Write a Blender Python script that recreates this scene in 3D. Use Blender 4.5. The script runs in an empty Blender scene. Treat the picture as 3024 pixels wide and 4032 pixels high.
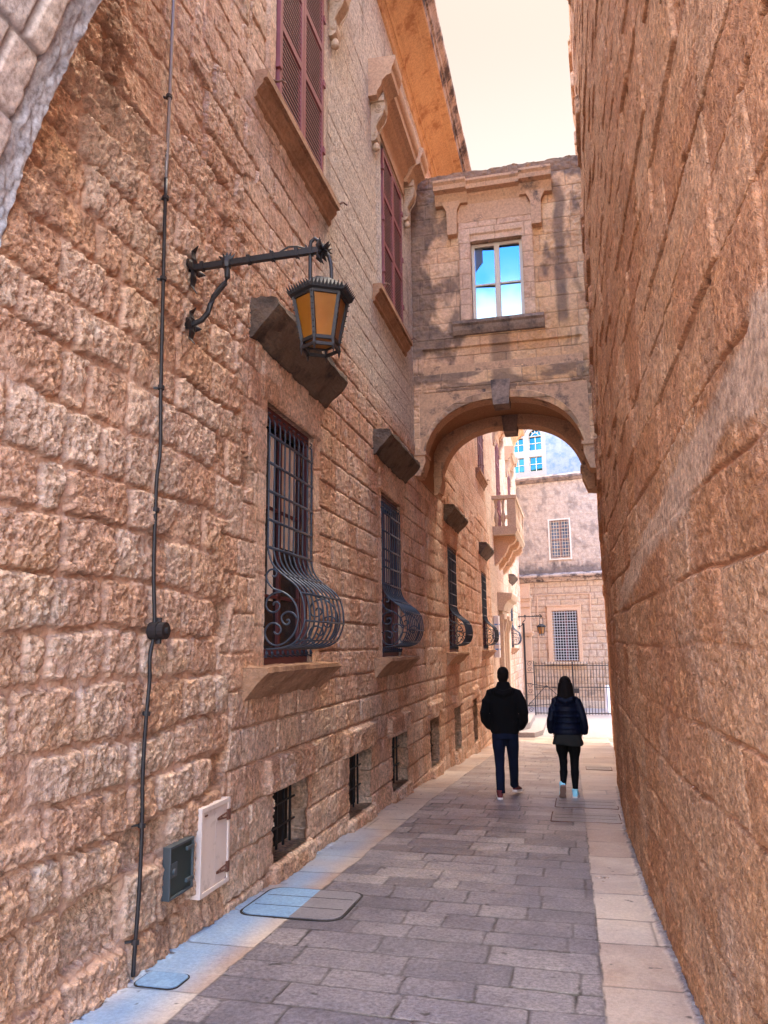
import bpy, bmesh, math, random
import numpy as np
from mathutils import Vector, Matrix, noise as mnoise
R = math.radians
random.seed(7)
sc = bpy.context.scene
C = sc.collection
XL = -2.45                      # plane of the left-hand facade

# ------------------------------------------------------------------ materials
def mat(name, base=(.5,.5,.5), rough=.7, metal=0., **kw):
    m = bpy.data.materials.new(name); m.use_nodes = True
    b = m.node_tree.nodes['Principled BSDF']
    b.inputs['Base Color'].default_value = (*base, 1)
    b.inputs['Roughness'].default_value = rough
    b.inputs['Metallic'].default_value = metal
    for k, v in kw.items():
        b.inputs[k].default_value = v
    return m

class NT:
    """tiny node helper"""
    def __init__(s, m):
        s.m = m; s.n = m.node_tree.nodes; s.l = m.node_tree.links
        s.b = s.n['Principled BSDF']
        s.tc = s.n.new('ShaderNodeTexCoord').outputs['Object']
    def noise(s, scale, detail=4, rough=.6, vec=None, stretch=None):
        v = vec or s.tc
        if stretch:
            mp = s.n.new('ShaderNodeMapping'); mp.inputs['Scale'].default_value = stretch
            s.l.new(v, mp.inputs['Vector']); v = mp.outputs['Vector']
        t = s.n.new('ShaderNodeTexNoise'); t.inputs['Scale'].default_value = scale
        t.inputs['Detail'].default_value = detail; t.inputs['Roughness'].default_value = rough
        s.l.new(v, t.inputs['Vector']); return t.outputs['Fac']
    def ramp(s, fac, stops):
        r = s.n.new('ShaderNodeValToRGB'); s.l.new(fac, r.inputs['Fac'])
        e = r.color_ramp.elements
        while len(e) < len(stops): e.new(.5)
        for el, (p, c) in zip(e, stops):
            el.position = p; el.color = (*c, 1) if len(c) == 3 else c
        return r.outputs['Color']
    def mix(s, fac, a, b, mode='MIX'):
        x = s.n.new('ShaderNodeMix'); x.data_type = 'RGBA'; x.blend_type = mode
        for val, i in ((fac, 0), (a, 6), (b, 7)):
            if isinstance(val, (int, float)): x.inputs[i].default_value = val
            elif isinstance(val, tuple): x.inputs[i].default_value = (*val, 1)
            else: s.l.new(val, x.inputs[i])
        return x.outputs[2]
    def math(s, op, a, b=0., c=None, clamp=False):
        x = s.n.new('ShaderNodeMath'); x.operation = op; x.use_clamp = clamp
        for i, val in enumerate((a, b) if c is None else (a, b, c)):
            if isinstance(val, (int, float)): x.inputs[i].default_value = val
            else: s.l.new(val, x.inputs[i])
        return x.outputs[0]
    def attr(s, name):
        a = s.n.new('ShaderNodeAttribute'); a.attribute_name = name
        sp = s.n.new('ShaderNodeSeparateColor'); s.l.new(a.outputs['Color'], sp.inputs[0])
        return sp.outputs[0], sp.outputs[1], sp.outputs[2], a.outputs['Alpha']
    def color(s, c): s.l.new(c, s.b.inputs['Base Color'])
    def rough(s, r): s.l.new(r, s.b.inputs['Roughness'])
    def bump(s, h, strength=.5, dist=.01):
        bp = s.n.new('ShaderNodeBump'); bp.inputs['Strength'].default_value = strength
        bp.inputs['Distance'].default_value = dist
        s.l.new(h, bp.inputs['Height']); s.l.new(bp.outputs['Normal'], s.b.inputs['Normal'])

def stone_field_mat(name, ca, cb, cc, mortar, pale_a, pale_b, stain, bdist=.022, bstr=1., spk=1.):
    """masonry driven by the attribute mk = (tone, mortar, pale, stain)"""
    m = mat(name, rough=.9); t = NT(m)
    t.b.inputs['Specular IOR Level'].default_value = .25
    tone, mort, pale, st = t.attr('mk')
    n1 = t.noise(1.1, 5, .65); n2 = t.noise(26, 6, .72); n3 = t.noise(6, 5, .6)
    k = t.math('ADD', t.math('MULTIPLY', tone, .55), t.math('MULTIPLY', n1, .45))
    col = t.ramp(k, [(.22, ca), (.48, cb), (.78, cc)])
    col = t.mix(t.math('MULTIPLY', t.ramp(t.noise(2.3, 3, .5), [(.45, (0,0,0)), (.7, (1,1,1))]), .35), col, (cb[0]*1.02, cb[1]*1.0, cb[2]*.72))
    pcol = t.mix(n3, pale_a, pale_b)
    col = t.mix(pale, col, pcol)
    col = t.mix(t.math('MULTIPLY', mort, .85), col, mortar)
    sp = t.ramp(n2, [(.34, (.55, .50, .47)), (.5, (1, 1, 1)), (.64, (1.42, 1.42, 1.38))])
    keep = t.math('SUBTRACT', 1, t.math('MULTIPLY', t.math('MAXIMUM', mort, 0), .65), clamp=True)
    col = t.mix(t.math('MULTIPLY', keep, spk), col, t.mix(1, col, sp, 'MULTIPLY'))
    blot = t.ramp(n3, [(.35, (.78, .74, .72)), (.6, (1.06, 1.05, 1.04))])
    col = t.mix(.7, col, blot, 'MULTIPLY')
    sf = t.math('MULTIPLY', st, t.math('ADD', n3, .35), clamp=True)
    col = t.mix(sf, col, stain)
    t.color(col)
    def rid(sc_, st):
        return t.math('SUBTRACT', 1, t.math('MULTIPLY', t.math('ABSOLUTE', t.math('SUBTRACT', t.noise(sc_, 4, .65, stretch=st), .5)), 4))
    b = t.math('ADD', t.math('MULTIPLY', rid(26, (1, 1.1, .8)), .5), t.math('MULTIPLY', rid(52, (1, 1, .8)), .3))
    b = t.math('ADD', b, t.math('MULTIPLY', t.noise(70, 6, .75), .5))
    b = t.math('MULTIPLY', b, keep)
    t.bump(b, bstr, bdist)
    return m

M = {}
M['left'] = stone_field_mat('weathered_limestone', (.55,.29,.175), (.71,.43,.285), (.83,.60,.445),
                            (.52,.32,.22), (.70,.60,.49), (.58,.50,.41), (.10,.07,.05))
M['right'] = stone_field_mat('orange_limestone', (.46,.185,.082), (.58,.27,.13), (.68,.38,.21),
                             (.48,.22,.115), (.70,.47,.32), (.60,.36,.22), (.15,.065,.035))
M['bridge'] = stone_field_mat('bridge_ashlar', (.58,.32,.17), (.68,.41,.22), (.74,.50,.30),
                              (.38,.24,.15), (.68,.48,.36), (.60,.41,.30), (.12,.083,.068), .008, .7, .4)
M['church'] = stone_field_mat('church_ashlar', (.40,.26,.16), (.46,.31,.20), (.50,.37,.26),
                              (.26,.17,.11), (.40,.30,.22), (.50,.37,.265), (.12,.09,.075), .006, .5, .6)

def plain_stone(name, a, b, dark=None, scale=3, bd=.008, stretch=None, bs=24, lo=.62, hi=.7):
    m = mat(name, rough=.88); t = NT(m); t.b.inputs['Specular IOR Level'].default_value = .25
    n = t.noise(scale, 6, .65); col = t.mix(n, a, b)
    col = t.mix(.7, col, t.ramp(t.noise(28, 6, .7), [(.35, (.7,.68,.66)), (.6, (1.15,1.14,1.12))]), 'MULTIPLY')
    if dark:
        col = t.mix(t.ramp(t.noise(2.3, 7, .7), [(lo, (0,0,0)), (hi, (1,1,1))]), col, dark)
    t.color(col); t.bump(t.noise(bs, 8, .7, stretch=stretch), .8, bd)
    return m
M['trim'] = plain_stone('carved_limestone', (.60,.40,.26), (.50,.31,.19), (.20,.13,.09))
M['trimpale'] = plain_stone('pale_carved_limestone', (.56,.43,.31), (.46,.33,.22), (.16,.12,.09))
M['sill'] = plain_stone('tooled_sill_stone', (.56,.33,.20), (.36,.19,.10), (.22,.11,.055), scale=9, stretch=(1,.6,1.2), bs=34, bd=.05, lo=.48, hi=.70)
M['canopy'] = plain_stone('blackened_canopy_stone', (.20,.14,.095), (.12,.085,.06), (.045,.034,.028), stretch=(1.5,.35,1.5), bs=20, bd=.035, lo=.46, hi=.62)
M['cornice'] = plain_stone('ochre_cornice_stone', (.66,.43,.24), (.56,.33,.17), (.38,.19,.09), lo=.52, hi=.62)
M['cornice_edge'] = plain_stone('weathered_cornice_edge', (.40,.31,.25), (.55,.40,.30), (.08,.06,.055), lo=.46, hi=.58)
M['bridgetrim'] = plain_stone('bridge_moulding_stone', (.60,.37,.22), (.50,.30,.18), (.11,.08,.07), lo=.54, hi=.66)
M['bridgedark'] = plain_stone('weathered_keystone', (.22,.17,.14), (.36,.25,.19), (.09,.07,.065), lo=.45, hi=.6)
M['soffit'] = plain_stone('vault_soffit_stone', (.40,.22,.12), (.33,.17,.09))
M['vault'] = plain_stone('smooth_vault_blocks', (.52,.36,.27), (.60,.43,.33), (.42,.40,.40), lo=.55, hi=.72, bd=.004)
M['core'] = mat('dark_interior', (.02,.015,.012), .95)  # near-black colour standing in for shade behind openings and slats
M['metal'] = mat('black_wrought_iron', (.02,.02,.02), .5, .2)
t = NT(M['metal']); t.color(t.mix(t.noise(14,4), (.010,.010,.012), (.030,.024,.022))); t.bump(t.noise(60,3), .4, .004)
M['grille'] = mat('blue_black_painted_iron', (.03,.04,.05), .42, .15)
t = NT(M['grille']); t.color(t.mix(t.noise(18,4), (.022,.030,.045), (.050,.062,.085))); t.bump(t.noise(70,3), .4, .003)
M['maroon'] = mat('maroon_window_paint', (.10,.018,.02), .5)
M['shut'] = mat('faded_rose_shutter_paint', (.42,.12,.12), .5)
t = NT(M['shut']); t.color(t.mix(t.noise(5,5), (.15,.032,.04), (.32,.10,.105)))
M['slat'] = mat('rose_slat_paint', (.45,.16,.15), .5)
t = NT(M['slat']); t.color(t.mix(t.noise(3,4), (.22,.085,.085), (.36,.18,.17)))
M['blind'] = mat('cream_blind', (.80,.66,.54), .8)
M['glassdark'] = mat('window_glass', (.02,.02,.022), .2, 0., **{'Specular IOR Level': .25})
M['glassblue'] = mat('sky_reflecting_glass', (.10,.16,.22), .015, 1.)
M['glasscyan'] = mat('sky_reflecting_church_glass', (.02,.085,.12), .03, 1.)
M['cream'] = mat('cream_window_paint', (.62,.52,.40), .55)
M['white'] = mat('white_paint', (.75,.70,.66), .5)
M['wdoor'] = mat('peeling_white_door_paint', (.7,.62,.56), .6)
t = NT(M['wdoor']); t.color(t.mix(t.ramp(t.noise(9,6,.7), [(.55,(0,0,0)),(.72,(1,1,1))]), (.66,.53,.45), (.42,.31,.24)))
M['rust'] = mat('rusty_iron', (.13,.05,.03), .8)
M['gdoor'] = mat('dark_green_steel_door', (.03,.045,.04), .45, .4)
M['steel'] = mat('dull_zinc', (.10,.12,.13), .45, .6)
M['ironmatte'] = mat('matte_black_iron', (.022,.020,.020), .75, .2)
M['amber'] = mat('amber_lantern_glass', (.62,.24,.03), .28)
M['amber'].node_tree.nodes['Principled BSDF'].inputs['Transmission Weight'].default_value = .55
t = NT(M['amber']); t.color(t.mix(t.noise(7,3), (.34,.11,.008), (.50,.20,.025))); t.bump(t.noise(30,3), .5, .004)
M['lampshade'] = mat('warm_lamp_bulb', (.8,.45,.12), .6)
M['lampshade'].node_tree.nodes['Principled BSDF'].inputs['Emission Color'].default_value = (1,.45,.08,1)
M['lampshade'].node_tree.nodes['Principled BSDF'].inputs['Emission Strength'].default_value = .05
M['cable'] = mat('black_cable_sheath', (.014,.010,.010), .55)
M['conduit'] = mat('grey_conduit', (.33,.32,.31), .4, .5)
M['curtain'] = mat('grey_curtain', (.10,.10,.11), .9)
M['bollard'] = mat('painted_white_stone', (.75,.70,.64), .7)
M['skin'] = mat('skin', (.42,.22,.15), .55, **{'Subsurface Weight': .1})
M['jacketb'] = mat('black_fleece', (.004,.0035,.004), .95)
M['jeans'] = mat('dark_blue_denim', (.012,.018,.045), .9)
t = NT(M['jeans']); t.color(t.mix(t.noise(7,3), (.004,.005,.010), (.007,.012,.036)))
M['jacketn'] = mat('navy_quilted_nylon', (.010,.014,.05), .55)
t = NT(M['jacketn']); t.color(t.mix(t.noise(5,3), (.002,.0025,.005), (.003,.006,.022)))
M['skirt'] = mat('grey_green_cotton', (.022,.021,.018), .9)
M['legging'] = mat('black_leggings', (.003,.003,.003), .8)
M['shoered'] = mat('red_shoe_suede', (.11,.010,.014), .7)
M['shoecyan'] = mat('pale_cyan_sneaker', (.30,.68,.78), .6)
M['sole'] = mat('white_rubber_sole', (.7,.66,.62), .6)
M['soleb'] = mat('dark_rubber_sole', (.05,.03,.03), .8)
M['soletan'] = mat('brown_rubber_sole', (.28,.17,.13), .8)
M['hairm'] = mat('short_dark_brown_hair', (.007,.004,.003), .8)
M['hairw'] = mat('long_dark_hair', (.006,.003,.0025), .7)
t = NT(M['hairw']); t.bump(t.noise(12, 4, .6, stretch=(6,6,.5)), .8, .01)
M['blue'] = mat('blue_sign_enamel', (.10,.25,.55), .5)
M['iwhite'] = mat('white_painted_iron', (.48,.47,.45), .5)

for k_ in ('jacketb','jeans','legging','skirt','hairw','hairm','jacketn'):
    M[k_].node_tree.nodes['Principled BSDF'].inputs['Specular IOR Level'].default_value = .15
# ------------------------------------------------------------------ tagging
def link(o, parent=None):
    C.objects.link(o)
    if parent: o.parent = parent
    return o
def tag(o, label=None, cat=None, group=None, kind=None):
    if label: o['label'] = label
    if cat: o['category'] = cat
    if group: o['group'] = group
    if kind: o['kind'] = kind
    return o
def thing(name, label, cat, loc=(0,0,0), rz=0, group=None):
    o = bpy.data.objects.new(name, None); o.location = loc; o.rotation_euler.z = rz
    o.empty_display_size = .2
    link(o); return tag(o, label, cat, group)
def copy_tree(o, parent=None):
    c = o.copy(); C.objects.link(c)
    if parent: c.parent = parent
    for ch in list(o.children): copy_tree(ch, c)
    return c

# ------------------------------------------------------------------ mesh builder
class MB:
    def __init__(s): s.v = []; s.f = []; s.mi = []; s.cur = 0
    def add(s, vs, fs):
        o = len(s.v); s.v += [tuple(v) for v in vs]
        for f in fs: s.f.append([i+o for i in f]); s.mi.append(s.cur)
        return s
    def box(s, a, b):
        x0,y0,z0 = a; x1,y1,z1 = b
        return s.add([(x0,y0,z0),(x1,y0,z0),(x1,y1,z0),(x0,y1,z0),(x0,y0,z1),(x1,y0,z1),(x1,y1,z1),(x0,y1,z1)],
                     [(0,3,2,1),(4,5,6,7),(0,1,5,4),(1,2,6,5),(2,3,7,6),(3,0,4,7)])
    def bar(s, p, q, w, h=None, up=(0,0,1)):
        h = h or w; p = Vector(p); q = Vector(q); d = (q-p).normalized()
        u = Vector(up)
        if abs(d.dot(u)) > .95: u = Vector((0,1,0))
        a = d.cross(u).normalized()*w/2; b = a.cross(d).normalized()*h/2
        vs = [p-a-b,p+a-b,p+a+b,p-a+b,q-a-b,q+a-b,q+a+b,q-a+b]
        return s.add(vs, [(3,2,1,0),(4,5,6,7),(0,1,5,4),(1,2,6,5),(2,3,7,6),(3,0,4,7)])
    def tube(s, pts, r, n=6, cap=True, ref=(.3,.1,.95)):
        P = [Vector(p) for p in pts]; m = len(P)
        rr = r if isinstance(r, (list, tuple)) else [r]*m
        vs = []; ref = Vector(ref)
        for i, p in enumerate(P):
            d = (P[min(i+1,m-1)]-P[max(i-1,0)])
            d = d.normalized() if d.length > 1e-9 else Vector((0,0,1))
            a = d.cross(ref)
            if a.length < .15: a = d.cross(Vector((0,1,0)))
            a.normalize(); b = d.cross(a).normalized()
            q = rr[i] if isinstance(rr[i], (tuple, list)) else (rr[i], rr[i])
            for k in range(n):
                t_ = 2*math.pi*k/n
                vs.append(p + a*math.cos(t_)*q[0] + b*math.sin(t_)*q[1])
        fs = [(i*n+k, i*n+(k+1)%n, (i+1)*n+(k+1)%n, (i+1)*n+k) for i in range(m-1) for k in range(n)]
        if cap: fs += [tuple(range(n))[::-1], tuple((m-1)*n+k for k in range(n))]
        return s.add(vs, fs)
    def prism(s, poly, axis, a, b):
        """poly 2D extruded along axis; axis 'y': poly=(x,z); 'x': (y,z); 'z': (x,y)"""
        n = len(poly)
        def P(p, t): return {'y': (p[0], t, p[1]), 'x': (t, p[0], p[1]), 'z': (p[0], p[1], t)}[axis]
        vs = [P(p, a) for p in poly]+[P(p, b) for p in poly]
        return s.add(vs, [tuple(range(n)), tuple(range(2*n-1, n-1, -1))]+[(i, n+i, n+(i+1)%n, (i+1)%n) for i in range(n)])
    def lathe(s, prof, c=(0,0,0), n=16, sx=1., sy=1.):
        m = len(prof)
        vs = [(c[0]+r*math.cos(2*math.pi*k/n)*sx, c[1]+r*math.sin(2*math.pi*k/n)*sy, c[2]+z) for r, z in prof for k in range(n)]
        fs = [(i*n+k, i*n+(k+1)%n, (i+1)*n+(k+1)%n, (i+1)*n+k) for i in range(m-1) for k in range(n)]
        fs += [tuple(range(n))[::-1], tuple((m-1)*n+k for k in range(n))]
        return s.add(vs, fs)
    def build(s, name, m, parent=None, smooth=False, fixn=True, bevel=0):
        me = bpy.data.meshes.new(name); me.from_pydata(s.v, [], s.f)
        ms = m if isinstance(m, (list, tuple)) else [m]
        for x in ms: me.materials.append(x)
        if len(ms) > 1: me.polygons.foreach_set('material_index', s.mi)
        if fixn:
            bm = bmesh.new(); bm.from_mesh(me); bmesh.ops.recalc_face_normals(bm, faces=bm.faces)
            if bevel: bmesh.ops.bevel(bm, geom=bm.edges[:], offset=bevel, segments=2, affect='EDGES', profile=.6, clamp_overlap=True)
            bm.to_mesh(me); bm.free()
        if smooth: me.shade_smooth()
        o = bpy.data.objects.new(name, me)
        return link(o, parent)

def roughen(o, cut, amp, scale, sharp=1.0, seed=0):
    """subdivide long edges and push vertices about with noise: worn stone"""
    bm = bmesh.new(); bm.from_mesh(o.data)
    bmesh.ops.triangulate(bm, faces=[f for f in bm.faces if len(f.verts) > 4])
    for it in range(7):
        es = [e for e in bm.edges if e.calc_length() > cut*1.5]
        if not es: break
        bmesh.ops.subdivide_edges(bm, edges=es, cuts=1, use_grid_fill=True)
    bm.normal_update()
    sd = Vector((seed*3.1, seed*1.7, seed*.9))
    for v in bm.verts:
        p = v.co*scale+sd
        n_ = mnoise.noise(p)*.6+mnoise.noise(p*2.6)*.3+mnoise.noise(p*6.1)*.18
        v.co += v.normal*amp*n_*sharp
    bm.normal_update()
    for f in bm.faces: f.smooth = True
    for e in bm.edges:
        if len(e.link_faces) == 2 and e.calc_face_angle(0) > R(24): e.smooth = False
    bm.to_mesh(o.data); bm.free()
    return o

# ------------------------------------------------------------------ numpy noise
_rs = np.random.RandomState(11)
_perm = np.concatenate([_rs.permutation(256)]*3)
_ang = _rs.rand(256)*2*np.pi; _gx = np.cos(_ang); _gy = np.sin(_ang)
_tab = _rs.rand(65536)
def pn(x, y, s=0):
    xi = np.floor(x).astype(np.int64); yi = np.floor(y).astype(np.int64)
    fx = x-xi; fy = y-yi; xi = (xi+s*37) & 255; yi = (yi+s*91) & 255
    u = fx*fx*fx*(fx*(fx*6-15)+10); v = fy*fy*fy*(fy*(fy*6-15)+10)
    def g(ix, iy, dx, dy):
        h = _perm[_perm[ix & 255]+(iy & 255)]; return _gx[h]*dx+_gy[h]*dy
    a = g(xi, yi, fx, fy); b = g(xi+1, yi, fx-1, fy); c = g(xi, yi+1, fx, fy-1); d = g(xi+1, yi+1, fx-1, fy-1)
    return ((a+(b-a)*u)+((c+(d-c)*u)-(a+(b-a)*u))*v)*1.5
def fbm(x, y, o=4, s=0, g=.5):
    r = 0; a = 1; t_ = 0
    for i in range(o):
        r = r+a*pn(x, y, s+i); t_ += a; x = x*2.03; y = y*2.03; a *= g
    return r/t_
def ss(a, b, x):
    t_ = np.clip((x-a)/(b-a), 0, 1); return t_*t_*(3-2*t_)
def rnd(i, k=0): return _tab[(i*7919+k*104729+i*i*31) & 65535]

def flake(x, y, s, k=4., w=.22):
    t_ = fbm(x, y, 3, s, .55)*k; f = np.floor(t_); return (f+ss(0, w, t_-f))/k
class Masonry:
    def __init__(s, seed, ch, bl, u0, u1, v0, v1):
        r = np.random.RandomState(seed)
        z = [v0]
        while z[-1] < v1: z.append(z[-1]+r.uniform(*ch))
        s.z = np.array(z); s.rows = []
        for k in range(len(z)):
            y = [u0-r.uniform(0, bl[1])]
            while y[-1] < u1:
                w = r.uniform(*bl)
                if r.rand() < .16: w *= .55
                y.append(y[-1]+w)
            s.rows.append(np.array(y))
    def __call__(s, U, V, rad=.03):
        """distance to nearest joint, block id, local coords"""
        k = np.clip(np.searchsorted(s.z, V, side='right')-1, 0, len(s.z)-2)
        dv = np.minimum(V-s.z[k], s.z[k+1]-V)
        du = np.zeros_like(U); j = np.zeros_like(k); cu = np.zeros_like(U)
        for kk in np.unique(k):
            m = k == kk; y = s.rows[kk]
            jj = np.clip(np.searchsorted(y, U[m], side='right')-1, 0, len(y)-2)
            du[m] = np.minimum(U[m]-y[jj], y[jj+1]-U[m]); j[m] = jj; cu[m] = (U[m]-.5*(y[jj]+y[jj+1]))/(y[jj+1]-y[jj])
        cv = (V-.5*(s.z[k]+s.z[k+1]))/(s.z[k+1]-s.z[k])
        a = np.maximum(rad-du, 0); b = np.maximum(rad-dv, 0)
        d = np.where((a > 0) & (b > 0), rad-np.sqrt(a*a+b*b), np.minimum(du, dv))
        return d, k*997+j, cu, cv

def snap(arr, vals):
    arr = arr.copy()
    for v in vals:
        if arr[0]-1e-6 <= v <= arr[-1]+1e-6:
            arr[np.argmin(np.abs(arr-v))] = v
    return np.unique(arr)
def spaced(a, b, fa, fb):
    """coordinates from a to b with spacing growing from fa to fb"""
    out = [a]
    while out[-1] < b:
        t_ = (out[-1]-a)/(b-a); out.append(out[-1]+fa+(fb-fa)*t_)
    out[-1] = b
    return np.array(out)

def field(name, chunks, func, place, m, parent=None, holes=(), depth=.45, flip=False, extra=None):
    """chunks: list of (us, vs). func(U,V)->(h, mk Nx4). place(U,V,h)->xyz. holes: (u0,u1,v0,v1[,depth])."""
    allv, allf, allmk = [], [], []; off = 0
    for us, vs in chunks:
        hu = [h for h in holes if us[0]-.01 <= h[0] and h[1] <= us[-1]+.01 and vs[0]-.01 <= h[2] and h[3] <= vs[-1]+.01]
        us = snap(us, [q for h in hu for q in h[:2]]); vs = snap(vs, [q for h in hu for q in h[2:4]])
        U, V = np.meshgrid(us, vs, indexing='ij')
        nu, nv = U.shape
        h, mk = func(U.ravel(), V.ravel())
        P = place(U.ravel(), V.ravel(), h)
        idx = np.arange(nu*nv).reshape(nu, nv)
        keep = np.ones((nu-1, nv-1), bool)
        cu = .5*(us[1:]+us[:-1])[:, None]; cv = .5*(vs[1:]+vs[:-1])[None, :]
        for q in hu: keep &= ~((cu > q[0]) & (cu < q[1]) & (cv > q[2]) & (cv < q[3]))
        F = np.stack([idx[:-1,:-1], idx[1:,:-1], idx[1:,1:], idx[:-1,1:]], -1)[keep]
        vs_list = [P]; mk_list = [mk]; f_list = [F]; n = len(P)
        for q in hu:
            i0, i1 = np.argmin(abs(us-q[0])), np.argmin(abs(us-q[1])); j0, j1 = np.argmin(abs(vs-q[2])), np.argmin(abs(vs-q[3]))
            loop = [(i, j0) for i in range(i0, i1)]+[(i1, j) for j in range(j0, j1)]+[(i, j1) for i in range(i1, i0, -1)]+[(i0, j) for j in range(j1, j0, -1)]
            L = np.array([idx[a, b] for a, b in loop])
            uu = U.ravel()[L]; vv = V.ravel()[L]; hh = h[L]
            dp = q[4] if len(q) > 4 else depth
            steps = [.03, .12, dp*.5, dp] if dp > .2 else [dp]
            prev = L; k_ = len(L)
            for st in steps:
                hn = -st+fbm(uu*7+st*9, vv*7, 3, 5)*.012*(st < dp)
                vs_list.append(place(uu, vv, hn))
                mm = mk[L].copy(); mm[:, 1] *= .3; mk_list.append(mm)
                cur = n+np.arange(k_); n += k_
                f_list.append(np.stack([prev, cur, np.roll(cur, -1), np.roll(prev, -1)], -1)); prev = cur
        P = np.concatenate(vs_list); mkk = np.concatenate(mk_list); F = np.concatenate(f_list)
        allv.append(P); allmk.append(mkk); allf.append(F+off); off += len(P)
    V_ = np.concatenate(allv); F_ = np.concatenate(allf); K_ = np.concatenate(allmk)
    if flip: F_ = F_[:, ::-1]
    if extra:   # simple extra quads (coarse backing) given as (verts, faces)
        ev, ef = extra; F_ = np.concatenate([F_, np.array(ef)+len(V_)]); V_ = np.concatenate([V_, np.array(ev, float)])
        K_ = np.concatenate([K_, np.tile([.5, 0, 0, 0], (len(ev), 1))])
    me = bpy.data.meshes.new(name)
    me.vertices.add(len(V_)); me.vertices.foreach_set('co', V_.astype(np.float32).ravel())
    me.loops.add(F_.size); me.loops.foreach_set('vertex_index', F_.astype(np.int32).ravel())
    me.polygons.add(len(F_))
    me.polygons.foreach_set('loop_start', np.arange(0, F_.size, 4, dtype=np.int32))
    me.update(calc_edges=True)
    at = me.attributes.new('mk', 'FLOAT_COLOR', 'POINT'); at.data.foreach_set('color', K_.astype(np.float32).ravel())
    me.materials.append(m); me.shade_smooth(); me.validate()
    o = bpy.data.objects.new(name, me)
    return link(o, parent)

# ------------------------------------------------------------------ ground profile
GY = [-14, 0, 3.5, 6.3, 11.4, 17, 23.7, 26, 80]; GZ = [.2, -.07, -.155, -.26, -.50, -.835, -1.265, -1.33, -1.36]
def gz(y): return np.interp(y, GY, GZ)

# ================================================================== LEFT FACADE
GW = [5.93, 9.96, 15.68, 21.75, 32.0]           # ground-floor grille windows (near edge y), 1.2 wide
UW = [5.92, 10.04, 15.8, 21.6, 27.2, 32.6]      # shuttered windows, 1.42 wide
CE = [(6.19,7.01,-.12,.44), (8.38,9.3,-.24,.42), (10.44,11.42,-.32,.39), (13.35,14.2,-.44,.36), (16.07,16.95,-.52,.34), (19.13,19.9,-.72,.31)]
holes = [(y, y+1.2, 1.45, 3.67, .5) for y in GW] + [(y, y+1.42, 6.53, 9.0, .3) for y in UW if y != 27.2]
holes += [(27.2, 28.62, 5.35, 9.0, .3), (27.15, 28.65, -1.2, 2.75, .4)] + [(*c, .19) for c in CE]

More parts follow.
